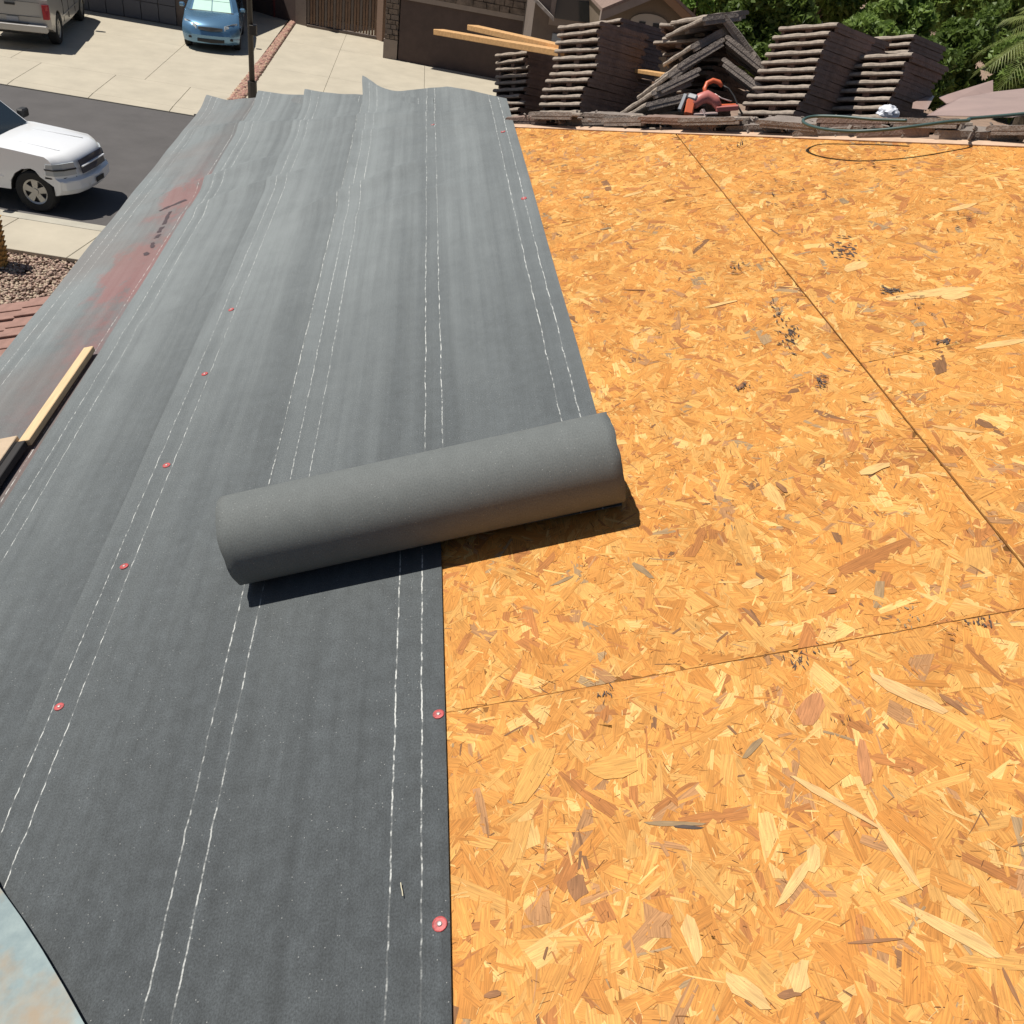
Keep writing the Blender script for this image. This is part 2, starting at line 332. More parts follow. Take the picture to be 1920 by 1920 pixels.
for i in range(3):
    for j, (ya, yb) in enumerate(((None, 30.6), (30.6, 34.9), (34.9, 40.5))):
        f0 = AP if ya is None else (lambda x, y=ya: y - 0.17 * (x + 3)); f1 = lambda x, y=yb: y - 0.17 * (x + 3)
        qs.append([(xb[i], f0(xb[i]), 0), (xb[i + 1], f0(xb[i + 1]), 0), (xb[i + 1], f1(xb[i + 1]), 0), (xb[i], f1(xb[i]), 0)])
slabs(dw, 'slab', qs, 0.05, CONC)
# stones
def stones(name, label, pts, mats, s0, s1, parent=None):
    ico = []
    bm = bmesh.new(); bmesh.ops.create_icosphere(bm, subdivisions=1, radius=1); bv = np.array([v.co[:] for v in bm.verts]); bf = np.array([[v.index for v in f.verts] for f in bm.faces]); bm.free()
    n = len(pts); k = len(bv)
    sc = rng.uniform(s0, s1, (n, 1, 3)) * np.array([1, 1, 0.7]); ang = rng.uniform(0, 6.28, n)
    v = bv[None] * (1 + rng.uniform(-.18, .18, (n, k, 1))) * sc
    c, s_ = np.cos(ang)[:, None], np.sin(ang)[:, None]
    x = v[..., 0] * c - v[..., 1] * s_; y = v[..., 0] * s_ + v[..., 1] * c
    v = np.stack([x, y, v[..., 2]], -1) + np.array(pts)[:, None, :]
    f = (bf[None] + (np.arange(n) * k)[:, None, None]).reshape(-1, 3)
    me = bpy.data.meshes.new(name); me.vertices.add(n * k); me.vertices.foreach_set('co', v.reshape(-1)); nf = len(f)
    me.loops.add(nf * 3); me.loops.foreach_set('vertex_index', f.reshape(-1)); me.polygons.add(nf); me.polygons.foreach_set('loop_start', np.arange(nf) * 3); me.polygons.foreach_set('loop_total', np.full(nf, 3))
    for m in mats: me.materials.append(m)
    me.polygons.foreach_set('material_index', np.repeat(rng.integers(0, len(mats), n), len(bf))); me.update()
    o = link(name, me, parent); return tag(o, label, 'gravel' if label else None, kind='stuff')
pts = []
for _ in range(16000):
    x = rng.uniform(-9.0, -4.4); y = rng.uniform(11.6, NC(x) - 1.58)
    if y < 10 + 0: continue
    pts.append((x, y, rng.uniform(-0.03, 0.03)))
stones('gravel', 'pinkish tan decorative gravel bed beside the near sidewalk', pts, PEB, 0.016, 0.036)
pts = []
for _ in range(5200):
    y = rng.uniform(26.35, 41); x = rng.uniform(LV(y) + .04, RV(y) - .04); pts.append((x, y + -0.17 * (x + 4), rng.uniform(-0.02, 0.02)))
stones('gravel', 'reddish gravel strip between the two driveways across the street', pts, PEBR, 0.04, 0.085)

# ------------------------------------------------------------------ the house we stand on
house = empty('house', 'house being re-roofed, its orange strand board deck filling the foreground', 'house')
HIPA = (-2.12, 7.33); HIPB = (4.6, 0.95)          # hip line in roof frame
def hipY(U): return HIPA[1] + (U - HIPA[0]) * (HIPB[1] - HIPA[1]) / (HIPB[0] - HIPA[0])
PAL = np.array([(0.64, 0.330, 0.090), (0.60, 0.275, 0.064), (0.57, 0.250, 0.055), (0.52, 0.215, 0.044), (0.42, 0.165, 0.045), (0.70, 0.42, 0.145), (0.42, 0.21, 0.085), (0.22, 0.105, 0.045), (0.36, 0.23, 0.115)])
PW = np.array([0.20, 0.27, 0.22, 0.14, 0.07, 0.055, 0.03, 0.006, 0.009])
def flakes(n, x0, x1, y0, y1, lmin, lmax, wmin, wmax, z0, z1, pal=PAL, pw=PW, sd=34, dens_near=None):
    cx = rng.uniform(x0, x1, n); cy = rng.uniform(y0, y1, n)
    L = np.exp(rng.uniform(np.log(lmin), np.log(lmax), n)) / 2; Wd = np.exp(rng.uniform(np.log(wmin), np.log(wmax), n)) / 2; Wd = np.minimum(Wd, L * 0.6)
    ang = np.radians(np.where(rng.random(n) < 0.62, rng.normal(90, sd, n), rng.uniform(0, 180, n)))
    # eight corner outline with torn ends
    a_ = rng.uniform(0.72, 1, (n, 8)); t = rng.uniform(-.25, .25, (n, 4))
    lx = np.stack([-L * a_[:, 0], -L * .35, L * .35, L * a_[:, 1], L * a_[:, 2], L * .3, -L * .4, -L * a_[:, 3]], 1)
    bow = rng.uniform(-.15, .15, n) * L * 0.5
    ly = np.stack([-Wd * a_[:, 4], -Wd + bow * .6, -Wd + bow * .6, -Wd * a_[:, 5], Wd * a_[:, 6], Wd + bow * .6, Wd + bow * .6, Wd * a_[:, 7]], 1)
    lx[:, 0] += rng.uniform(-.3, .3, n) * Wd * 2; lx[:, 3] += rng.uniform(-.6, .6, n) * Wd * 2
    c = np.cos(ang)[:, None]; s_ = np.sin(ang)[:, None]
    X = np.clip(cx[:, None] + lx * c - ly * s_, x0, x1); Y = np.clip(cy[:, None] + lx * s_ + ly * c, y0, y1)
    Z = rng.uniform(z0, z1, n)[:, None] + lx * rng.normal(0, .006, n)[:, None] + ly * rng.normal(0, .018, n)[:, None]
    Z = np.maximum(Z, 0.0001)
    v = np.stack([X, Y, Z], -1)
    ci = rng.choice(len(pal), n, p=pw / pw.sum()); col = pal[ci] * rng.uniform(.9, 1.09, (n, 1))
    off = rng.uniform(0, 40, (n, 1)); uv = np.stack([lx + off, ly + off], -1)
    return v, col, uv
def osb_panel(x0, x1, y0, y1, dens=1.0, extra=None):
    A = (x1 - x0) * (y1 - y0); g = 0.0026
    x0 += g; x1 -= g; y0 += g * .45; y1 -= g * .45
    sets = [flakes(int(A * 1900 * dens), x0, x1, y0, y1, .06, .19, .020, .058, 0.0001, 0.0008),
            flakes(int(A * 800 * dens), x0, x1, y0, y1, .035, .15, .010, .036, 0.0006, 0.0013),
            flakes(int(A * 1200 * dens), x0, x1, y0, y1, .012, .07, .0014, .007, 0.0009, 0.0015, sd=50, pw=np.array([.25, .16, .12, .14, .10, .16, .05, .03, .02])),
            flakes(int(A * 1500 * dens), x0, x1, y0, y1, .006, .03, .0006, .0016, 0.0011, 0.0016, sd=60, pal=np.array([(0.20, 0.08, 0.02), (0.09, 0.035, 0.012), (0.72, 0.48, 0.2), (0.33, 0.14, 0.035)]), pw=np.array([.4, .12, .22, .3]))]
    if extra is not None: sets.append(extra)
    v = np.concatenate([s[0] for s in sets]); col = np.concatenate([s[1] for s in sets]); uv = np.concatenate([s[2] for s in sets])
    # keep strands this side of the hip
    ok = (v[:, :, 1].max(1) < HIPA[1] + (v[:, :, 0].mean(1) - HIPA[0]) * (HIPB[1] - HIPA[1]) / (HIPB[0] - HIPA[0]))
    v, col, uv = v[ok], col[ok], uv[ok]
    n = len(v)
    # body of the board: top polygon clipped by the hip
    poly = [(x0, y0), (x1, y0), (x1, y1), (x0, y1)]; out = []
    for i in range(4):
        p, q = poly[i], poly[(i + 1) % 4]; dp = hipY(p[0]) - p[1]; dq = hipY(q[0]) - q[1]
        if dp >= 0: out.append(p)
        if (dp >= 0) != (dq >= 0): t = dp / (dp - dq); out.append((p[0] + (q[0] - p[0]) * t, p[1] + (q[1] - p[1]) * t))
    k = len(out)
    bv = np.array([(p[0], p[1], 0.0) for p in out] + [(p[0], p[1], -0.012) for p in out])
    faces = [list(range(k)), list(range(k, 2 * k))[::-1]] + [[i, (i + 1) % k, k + (i + 1) % k, k + i][::-1] for i in range(k)]
    allv = np.concatenate([bv, v.reshape(-1, 3)])
    loops = [i for f in faces for i in f]; tot = [len(f) for f in faces]
    nb = len(loops)
    loops = np.concatenate([np.array(loops), np.arange(n * 8) + 2 * k]); tot = np.concatenate([np.array(tot), np.full(n, 8)])
    me = bpy.data.meshes.new('osb_panel'); me.vertices.add(len(allv)); me.vertices.foreach_set('co', allv.reshape(-1).astype(np.float32))
    me.loops.add(len(loops)); me.loops.foreach_set('vertex_index', loops); me.polygons.add(len(tot))
    me.polygons.foreach_set('loop_start', np.concatenate([[0], np.cumsum(tot)[:-1]])); me.polygons.foreach_set('loop_total', tot)
    u = me.uv_layers.new(name='grain'); uvs = np.zeros((len(loops), 2), np.float32); uvs[nb:] = uv.reshape(-1, 2); u.data.foreach_set('uv', uvs.reshape(-1))
    ca = me.color_attributes.new('strand_colour', 'FLOAT_COLOR', 'CORNER'); cc = np.ones((len(loops), 4), np.float32); cc[:nb, :3] = (0.34, 0.15, 0.04); cc[nb:, :3] = np.repeat(col, 8, 0)
    ca.data.foreach_set('color', cc.reshape(-1)); me.materials.append(OSB); me.update(); me.validate()
    return link('osb_panel', me, house, RM)
def marks(lst):
    """dark stamped, singed or stained strands: (px, py, length m, width m, angle deg in roof frame, colour)"""
    V_, Cc, Uu = [], [], []
    for (px, py, L, w, an, c) in lst:
        U, Y = on_roof(px, py); ca, sa = math.cos(R_(an)), math.sin(R_(an)); L /= 2; w /= 2
        j_ = lambda a_: a_ * random.uniform(.6, 1.15)
        o = [(-L * random.uniform(.6, 1), -j_(w * .5)), (-L * .4, -j_(w)), (L * .3, -j_(w * .9)), (L * random.uniform(.7, 1), -j_(w * .6)), (L * random.uniform(.75, 1.1), j_(w * .2)), (L * .4, j_(w)), (-L * .3, j_(w)), (-L * random.uniform(.8, 1.1), j_(w * .3))]
        V_.append([(U + x * ca - y * sa, Y + x * sa + y * ca, 0.0019 + 0.00003 * len(V_)) for x, y in o]); Cc.append(c); Uu.append([(x, y) for x, y in o])
    return np.array(V_), np.array(Cc), np.array(Uu)
DK = (0.085, 0.062, 0.052); GB = (0.30, 0.20, 0.105); PK = (0.46, 0.20, 0.08); LT = (0.68, 0.42, 0.165); BR = (0.28, 0.13, 0.055)
def smear(px, py, n, sx, sy, c=DK, L=.012, w=.003, an=90, sd=25):
    return [(px + random.gauss(0, sx), py + random.gauss(0, sy), L * random.uniform(.25, .9), w * random.uniform(.35, 1.0), random.gauss(an, sd), c) for _ in range(n)]
mk_near = [(1410, 1405, .055, .018, 40, GB), (1262, 1545, .10, .012, -12, GB), (1290, 1552, .05, .007, -14, DK), (1085, 1665, .045, .035, 80, BR), (1620, 1430, .09, .03, 75, PK), (1520, 1330, .09, .045, 60, PK),
           (1205, 1070, .07, .018, -62, GB), (1055, 1090, .06, .012, 20, GB), (1410, 1155, .06, .012, -68, BR), (1785, 1320, .06, .012, -65, BR), (1490, 1655, .10, .020, 42, LT), (1525, 1610, .05, .022, 60, LT),
           (1790, 1750, .12, .03, -45, LT), (1805, 1705, .06, .016, -60, LT), (1640, 1765, .09, .006, -4, BR), (1480, 1865, .04, .013, 0, BR), (925, 1865, .03, .012, 0, BR), (1895, 1850, .06, .006, 90, BR),
           (1410, 1095, .05, .022, 10, LT), (1300, 1760, .08, .03, 88, LT), (1400, 1860, .07, .03, -50, LT), (1500, 1830, .05, .03, 60, LT), (1680, 1600, .12, .018, -80, LT), (1000, 1450, .13, .06, 60, (0.60, 0.31, 0.08)),
           (1700, 1300, .14, .03, -50, (0.62, 0.38, 0.16)), (1560, 1500, .16, .014, -50, (0.62, 0.38, 0.16)), (1460, 1170, .04, .014, 0, LT), (1150, 1440, .09, .05, 0, (0.60, 0.31, 0.08))]
mk_near += smear(1495, 1240, 26, 13, 9, L=.02, w=.003) + smear(1135, 1302, 16, 9, 6, L=.016, w=.003) + smear(1842, 1168, 22, 14, 5, L=.014, w=.004) + smear(1530, 1215, 5, 4, 4)
mk_near += smear(1090, 1065, 16, 10, 20, (0.08, .05, .03), L=.01, w=.002) + smear(1580, 1357, 12, 12, 6, (0.08, .04, .025), L=.01, w=.002) + smear(1400, 1240, 26, 130, 22, (0.14, .06, .02), L=.012, w=.002, an=0, sd=30) + smear(1700, 1160, 12, 14, 10, GB, L=.015, w=.006)
mk_near += smear(1790, 1190, 14, 12, 12, BR, L=.015, w=.003, an=-60) + smear(1020, 1440, 22, 25, 25, (0.2, .1, .03), L=.012, w=.001, sd=60)
mk_mid = [(1582, 378, .06, .035, 90, GB), (1572, 410, .04, .05, 90, PK), (1630, 400, .02, .02, 90, LT), (1605, 500, .10, .06, 20, LT), (1740, 552, .26, .05, -8, LT), (1790, 556, .08, .05, -5, LT), (1350, 572, .11, .02, 2, LT), (1560, 1110, .02, .02, 0, BR),
          (1800, 390, .12, .035, 5, LT), (1880, 645, .14, .03, -3, LT), (1185, 365, .10, .03, 12, LT), (1190, 545, .10, .008, -30, BR), (1100, 370, .03, .03, 90, GB), (1135, 430, .02, .05, 90, GB), (1390, 725, .05, .018, 45, BR), (1465, 915, .05, .018, -75, BR), (1790, 805, .12, .02, -35, (0.6, .34, .12)), (1640, 880, .09, .03, 10, LT)]
mk_mid += smear(1478, 630, 46, 9, 18, L=.03, w=.006, an=-75) + smear(1455, 590, 26, 9, 14, L=.03, w=.005, an=-75) + smear(1582, 465, 46, 14, 12, L=.04, w=.008, an=-60) + smear(1383, 505, 18, 7, 6, L=.035, w=.006, an=-60)
mk_mid += smear(1668, 548, 26, 9, 6, L=.04, w=.007, an=-45) + smear(1710, 570, 20, 20, 12, L=.03, w=.004, an=-45) + smear(1770, 643, 22, 10, 3, L=.03, w=.006, an=0) + smear(1700, 655, 24, 45, 7, (0.13, .06, .02), L=.02, w=.003, an=5)
mk_mid += smear(1540, 718, 26, 6, 8, L=.03, w=.005, an=-60) + smear(1388, 728, 12, 7, 4, L=.02, w=.004) + smear(1800, 410, 24, 28, 12, (0.12, .07, .04), L=.04, w=.005, an=-50) + smear(1465, 350, 40, 28, 26, (0.10, .065, .05), L=.05, w=.005, an=-60)
mk_mid += smear(1290, 383, 14, 14, 3, L=.03, w=.004, an=0) + smear(1140, 425, 10, 6, 3, L=.02, w=.004) + smear(1200, 400, 40, 90, 16, (0.16, .075, .03), L=.025, w=.003, an=0) + smear(1390, 275, 14, 14, 5, (0.10, .06, .04), L=.05, w=.006) + smear(1640, 310, 20, 26, 10, (0.12, .07, .04), L=.05, w=.006, an=-50)
mk_mid += smear(1265, 640, 20, 25, 16, (0.17, .08, .03), L=.02, w=.002, sd=60) + smear(1280, 870, 16, 14, 14, (0.17, .08, .03), L=.015, w=.002, sd=60)
def split(ms, x0, x1, y0, y1):
    out = [m_ for m_ in ms if x0 < on_roof(m_[0], m_[1])[0] < x1 and y0 < on_roof(m_[0], m_[1])[1] < y1]
    return marks(out) if out else None
allm = mk_near + mk_mid
UJ = 0.875
cols = [(UJ - 1.22, UJ, [-1.26, 1.175, 3.60, 6.04]), (UJ, UJ + 1.22, [-.2, 2.13, 4.57]), (UJ + 1.22, UJ + 2.44, [-1.2, 1.2, 3.6]),
        (UJ - 2.44, UJ - 1.22, [-1.2, 2.0, 4.6, 7.0]), (-2.055, UJ - 2.44, [-1.2, 1.2, 3.6, 6.0, 7.3])]
for ci_, (x0, x1, ys) in enumerate(cols):
    for y0, y1 in zip(ys[:-1], ys[1:]):
        vis = ci_ < 3
        if vis: osb_panel(x0, x1, y0, y1, 1.0 if y0 < 3 else 0.7, split(allm, x0, x1, y0, y1))
        else: osb_panel(x0, x1, y0, y1, 0.02)
osb_panel(UJ, UJ + 1.22, -2.6, -.2, 0.1)
# rafters + far hip slope + walls + fascia
mb = MB()
for i in range(16): mb.box(-2.0, 4.4, -2.4 + i * .61, -2.36 + i * .61, -0.16, -0.014)
pts = [(-2.05, -2.6, -.0145), (4.5, -2.6, -.0145), (4.5, hipY(4.5) - .02, -.0145), (-2.05, 7.2, -.0145)]
MB().prism([(x, y, z - .02) for x, y, z in pts], (0, 0, .018)).obj('deck_underlay', DARKJ, house, RM)
A_ = RP(*HIPA); B_ = RP(*HIPB); DD = Vector((0, 0.951, -0.309))
nf = (B_ - A_).cross(DD).normalized(); nf = nf if nf.z > 0 else -nf
def far_z(x, y): return A_.z - (nf.x * (x - A_.x) + nf.y * (y - A_.y)) / nf.z
MB().prism([A_, B_, B_ + DD * 7.5, A_ + DD * .4 + Vector((0.4, 0, 0))], nf * -0.02).obj('hip_slope_deck', mat('underlayment_felt_dark', (0.05, 0.05, 0.05), 0.9), house)
# pale edge strip along the hip joint and fascia along the eave
mb = MB(); d = (Vector((HIPB[0], HIPB[1], 0)) - Vector((HIPA[0], HIPA[1], 0))).normalized(); nrm = Vector((-d.y, d.x, 0))
p0 = Vector((0.0, hipY(0), 0)); p1 = Vector((4.4, hipY(4.4), 0))
mb.prism([p0 + nrm * -.035 + Vector((0, 0, .002)), p1 + nrm * -.035 + Vector((0, 0, .002)), p1 + nrm * .012 + Vector((0, 0, .002)), p0 + nrm * .012 + Vector((0, 0, .002))], (0, 0, .004)).obj('hip_edge_strip', mat('pale_batten_wood', (0.52, 0.36, 0.25), 0.8, var=.2, vscale=10), house, RM)
MB().box(-2.10, -2.065, -2.6, 7.4, -0.20, -0.012).obj('fascia', TRIM, house, RM)
ez = RP(-2.12, 0).z; ex = RP(-2.12, 0).x
MB().box(ex + .5, 4.2, -2.6, 6.6, 0, ez - .12).obj('wall', STUCCO2, house)
# lower tiled roof by the corner
LM = Matrix((un, yy, nn)).transposed().to_4x4(); LM.translation = Vector((-1.3, 0, 3.22))
def tile_mesh(L, Wd, th, m, ridge=True, rng_=0):
    mb = MB(); mb.box(0, L, -Wd / 2, Wd / 2, 0, th)
    me = mb.mesh('roof_tile', m, bevel=0.004); return me
tm = MB(); tm.box(0, .40, 0, .41, 0, .022); tm.box(0, .40, .0, .06, .0225, .042); tm.box(0, .40, .20, .24, .0225, .034); tme = tm.mesh('roof_tile', TILER, bevel=.004)
for j in range(7):
    for i in range(12):
        U = -.5 - i * .30; Y = 5.1 + j * .42
        m_ = LM @ Matrix.Translation((U - .40, Y + random.uniform(-.01, .01), 0.0)) @ Matrix.Rotation(R_(3.6), 4, 'Y') @ Matrix.Rotation(R_(random.gauss(0, .7)), 4, 'Z')
        m_ = m_ @ Matrix.Translation((0, 0, 0.03))
        link('roof_tile', tme, house, m_)
MB().box(-4.2, 0, 5.0, 8.02, -.03, 0.0).obj('porch_deck', OSBEDGE, house, LM)
MB().box(-4.9, -1.6, 5.3, 7.8, 0, 1.95).obj('porch_wall', STUCCO2, house)

# ------------------------------------------------------------------ roofing felt sheets
def sst(x): x = min(1, max(0, x)); return x * x * (3 - 2 * x)
def bump(U, Y):
    far = sst((Y - 2.2) / 3.0)
    z = (0.0010 + 0.0016 * far) * (1 + noise.noise(Vector((U * 3.2, Y * 0.35, 1)))) + 0.0015 * (1 + noise.noise(Vector((U * 9, Y * 0.7, 5)))) * far
    for (c, s_, amp, w, u0, u1) in ((4.62, 0.48, .034, .055, -1.05, -.15), (4.25, .30, .020, .05, -.8, .05), (5.35, .5, .028, .06, -2.0, -1.1), (6.1, -.6, .026, .08, -2.1, .2), (5.0, .55, .022, .05, -1.7, -.85), (3.5, .35, .012, .045, -1.65, -1.0), (5.45, -.5, .020, .06, -.95, .15)):
        dd = (Y - c - s_ * (U - (u0 + u1) / 2) - .03 * math.sin(U * 7 + c)) / w; dd = dd if dd > 0 else dd * .55
        if abs(dd) < 3: z += amp * math.exp(-dd * dd) * sst((U - u0) / .25) * sst((u1 - U) / .3)
    return z
PLY = 0.0024
def felt_sheet(U0, layer, y0, ends, skew=0, curl=0.0, curlL=0.5, wdt=.914, nx=34, dy=.03, name='felt', m=None, parent=None):
    """ends: list of Y at equally spaced positions across the width"""
    vs_ = []; uvs = []; fs = []
    ymax = max(ends); ny = int((ymax - y0) / dy)
    for i in range(nx + 1):
        s_ = i / nx; q = s_ * (len(ends) - 1); k = min(int(q), len(ends) - 2); e = ends[k] + (ends[k + 1] - ends[k]) * (q - k)
        for j in range(ny + 1):
            t = j / ny; Y = y0 + (e - y0) * t; U = U0 + wdt * s_ + .006 * noise.noise(Vector((layer * 3.1, Y * .7, 0)))
            z = bump(U, Y) + layer * PLY + .002
            le = math.exp(-(s_ * wdt / .035) ** 2); z += le * .006 * (1 + noise.noise(Vector((layer, Y * 2.1, 2)))) * (.35 + .65 * sst((Y - 1.0) / 2))
            te = e - Y
            ck = curl * math.exp(-(te / .22) ** 2) * (math.exp(-(s_ * wdt / .16) ** 2)) + .009 * math.exp(-(te / .12) ** 2) * (1 + noise.noise(Vector((U * 6, layer, 7))))
            z += ck
            vs_.append((U, Y, z)); uvs.append((s_ * wdt, Y + layer * 13.7 if m is not FELTR else Y))
    for i in range(nx):
        for j in range(ny): k = i * (ny + 1) + j; fs.append((k, k + ny + 1, k + ny + 2, k + 1))
    me = bpy.data.meshes.new(name); me.from_pydata(vs_, [], fs); uvl = me.uv_layers.new(name='roll')
    for lp in me.loops: uvl.data[lp.index].uv = uvs[lp.vertex_index]
    me.materials.append(m or FELT)
    for p in me.polygons: p.use_smooth = True
    o = link(name, me, parent, RM)
    sm = o.modifiers.new('thick', 'SOLIDIFY'); sm.thickness = .0018; sm.offset = 1; o.modifiers.new('crisp', 'EDGE_SPLIT').split_angle = R_(50)
    return o
grp = 'roofing felt courses laid along the roof'
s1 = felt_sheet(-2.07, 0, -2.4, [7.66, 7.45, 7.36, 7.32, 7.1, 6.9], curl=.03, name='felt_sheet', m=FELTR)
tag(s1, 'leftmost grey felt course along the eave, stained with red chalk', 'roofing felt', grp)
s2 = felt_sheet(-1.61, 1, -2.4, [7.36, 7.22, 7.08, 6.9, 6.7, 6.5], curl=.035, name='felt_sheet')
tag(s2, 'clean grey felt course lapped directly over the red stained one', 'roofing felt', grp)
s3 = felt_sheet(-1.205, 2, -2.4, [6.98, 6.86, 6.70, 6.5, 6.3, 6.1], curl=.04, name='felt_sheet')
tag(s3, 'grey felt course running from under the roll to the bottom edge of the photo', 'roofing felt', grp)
# marker writing on the first sheet: a bar and a line of short dashes
INK = mat('dark_red_marker_ink', (0.055, 0.035, 0.04), .7)
for (x0, y0_, x1, y1_, w) in ((0.27, 4.96, .40, 5.06, .030), (.345, 4.90, .36, 4.70, .022), (.36, 4.66, .365, 4.58, .03), (.372, 4.55, .372, 4.50, .03), (.365, 4.44, .385, 4.36, .025), (.36, 4.31, .385, 4.27, .028)):
    p = Vector((-2.07 + x0, y0_, 0)); q = Vector((-2.07 + x1, y1_, 0)); dd = (q - p).normalized(); nn_ = Vector((-dd.y, dd.x, 0)) * w * .5
    k = 5
    mb = MB()
    for i in range(k):
        a0 = p.lerp(q, i / k); a1 = p.lerp(q, (i + 1) / k)
        q_ = [random.uniform(.35, 1.15) for _ in range(4)]; mb.quad(*[(v.x, v.y, bump(v.x, v.y) + .0052) for v in (a0 - nn_ * q_[0], a1 - nn_ * q_[1], a1 + nn_ * q_[2], a0 + nn_ * q_[3])])
    mb.obj('marker_stroke', INK, s1, Matrix())
# the top course, still attached to its roll
frl = empty('felt_roll', 'partly unrolled grey roofing felt, its thick roll lying across the deck edge', 'roofing felt roll', mat=RM.copy())
s4 = felt_sheet(-.765, 3, 1.70, [6.78, 6.52, 6.46, 6.42, 6.40, 6.33, 6.12, 5.92, 5.70], curl=.085, name='unrolled_sheet', parent=frl); s4.matrix_local = Matrix()
rr = .108; pL = Vector((-.765, 1.705, 0)); pR = Vector((.150, 1.745, 0)); ax = (pR - pL).normalized(); fw = Vector((-ax.y, ax.x, 0))
vs_ = []; fs = []; uvs = []; NT = 72; turns = 7; NA = 40
rad = lambda t: rr - .0022 * t / (2 * math.pi) * 1.4
tt = [2 * math.pi * turns * i / (NT * turns) for i in range(NT * turns + 1)]
z0 = 3 * PLY + .006
for k in range(NA + 1):
    c = pL.lerp(pR, k / NA)
    for t in tt:
        w_ = 1 + .009 * noise.noise(Vector((k / NA * 2.2, math.cos(t), math.sin(t)))) + .0012 * noise.noise(Vector((k / NA * 9, math.cos(t) * 2.5, math.sin(t) * 2.5)))
        r = rad(t) * w_; g = -math.pi / 2 - t                # starts at the contact line, winds up over the near side
        off = .005 * noise.noise(Vector((t * 2, 0, k > NA / 2)))
        p = c + ax * off + fw * (math.cos(g) * r) + Vector((0, 0, rr + z0 + math.sin(g) * r))
        vs_.append(p); uvs.append((k / NA * .93, 1.7 - t * r + 40))
nT = len(tt)
for k in range(NA):
    for j in range(nT - 1): q = k * nT + j; fs.append((q, q + nT, q + nT + 1, q + 1))
me = bpy.data.meshes.new('roll'); me.from_pydata(vs_, [], fs); uvl = me.uv_layers.new(name='roll')
for lp in me.loops: uvl.data[lp.index].uv = uvs[lp.vertex_index]
FROLL = felt_mat('roll_felt', base=(0.118, 0.128, 0.126), lines=False, sheen=0.03, painted_sheen=0.0, streak=0.05, mott=0.25, grain=0.45)
me.materials.append(FROLL)
for p in me.polygons: p.use_smooth = True
ro = link('roll', me, frl); sm = ro.modifiers.new('thick', 'SOLIDIFY'); sm.thickness = .0014; sm.offset = -1
# cap nails
NG = 'red cap nails along the felt laps'
def cap_nail(px, py, layer, label):
    U, Y = on_roof(px, py, .02); z = bump(U, Y) + layer * PLY + .0045
    root = empty('cap_nail', label, 'cap nail', NG, mat=RM @ Matrix.Translation((U, Y, z)) @ Matrix.Rotation(random.uniform(0, 6), 4, 'Z'))
    if not hasattr(cap_nail, 'c'):
        def lathe(pr, m, nme):
            mb = MB(); k = 16; vs_ = []; fs = []
            for (r, z) in pr:
                for j in range(k): g = 2 * math.pi * j / k; vs_.append((r * math.cos(g), r * math.sin(g), z))
            for i in range(len(pr) - 1):
                for j in range(k): fs.append((i * k + j, i * k + (j + 1) % k, (i + 1) * k + (j + 1) % k, (i + 1) * k + j))
            fs.append(tuple((len(pr) - 1) * k + j for j in range(k))); return mb.add(vs_, fs).mesh(nme, m, True)
        cap_nail.c = lathe([(0.0132, -.002), (0.0132, .0012), (.0130, .0022), (.0095, .0010), (.0060, .0022), (.0055, .0022)], REDP, 'cap'); cap_nail.h = lathe([(.0048, .001), (.0048, .0036), (.003, .0044)], NAIL, 'nail_head')
    root.matrix_world = root.matrix_world @ Matrix.Rotation(R_(random.uniform(-5, 5)), 4, 'X') @ Matrix.Scale(random.uniform(.80, .98), 4); link('cap', cap_nail.c, root); link('nail_head', cap_nail.h, root)
for (px, py, ly, lb) in ((820, 1333, 2, 'red cap nail below the roll, level with the strand board joint'), (822, 1727, 2, 'red cap nail nearest the bottom of the photo'), (107, 1320, 2, 'red cap nail on the left side, lowest along the lap'),
                         (230, 1057, 2, 'red cap nail left of the roll on the lap edge'), (310, 868, 2, 'red cap nail on the lap, up and left of the roll end'), (382, 697, 2, 'red cap nail on the lap to the right of the wooden batten'),
                         (432, 577, 2, 'small red cap nail on the lap, farthest of the left row'), (982, 370, 3, 'red cap nail near the right edge of the unrolled sheet'), (943, 246, 3, 'faint red cap nail near the far right end of the unrolled sheet'),
                         (812, 238, 3, 'cap nail at the far end of the unrolled sheet on its middle line')):
    cap_nail(px, py, ly, lb)
# staple-like curl of pale string by the line
p = on_roof(752, 1665, .02); mb = MB(); mb.tube([(p[0] + .002 * math.cos(t), p[1] - .012 + t * .008, .016) for t in (0, 1, 2, 3)], .0009, 5); tag(mb.obj('wire_staple', mat('pale_wire', (.6, .55, .4), .4), None, RM), 'tiny bent pale wire staple lying on the felt beside a white line', 'staple')

# batten, plank, metal sheet on the left
bt = empty('wood_batten', 'slim pale sawn wooden batten lying along the eave felt', 'batten', mat=RM @ Matrix.Translation((-1.655, 2.58, .018)) @ Matrix.Rotation(R_(-1.2), 4, 'Z'))
MB().box(-.019, .019, 0, .66, 0, .022).obj('strip', WOODL, bt, bevel=.002)
bd = empty('plank', 'wide beige plank end with a dark shaded side, at the left photo edge', 'plank', mat=RM @ Matrix.Translation((-1.675, 2.60, .018)) @ Matrix.Rotation(R_(-1.0), 4, 'Z'))
MB().box(-.30, 0, -2.0, 0, .0, .035).obj('board', mat('weathered_beige_plywood', (.47, .36, .25), .85, var=.15, vscale=12, bump=.2), bd, bevel=.002)
MB().box(-.27, .028, -2.02, -.02, .0351, .058).obj('shade_strip', mat('painted_side_shade', (.022, .02, .02), .8), bd, bevel=.002)  # near-black strip painting in the shade along the plank's side
bd.children[1].data.transform(Matrix.Translation((0, 0, -.035)));
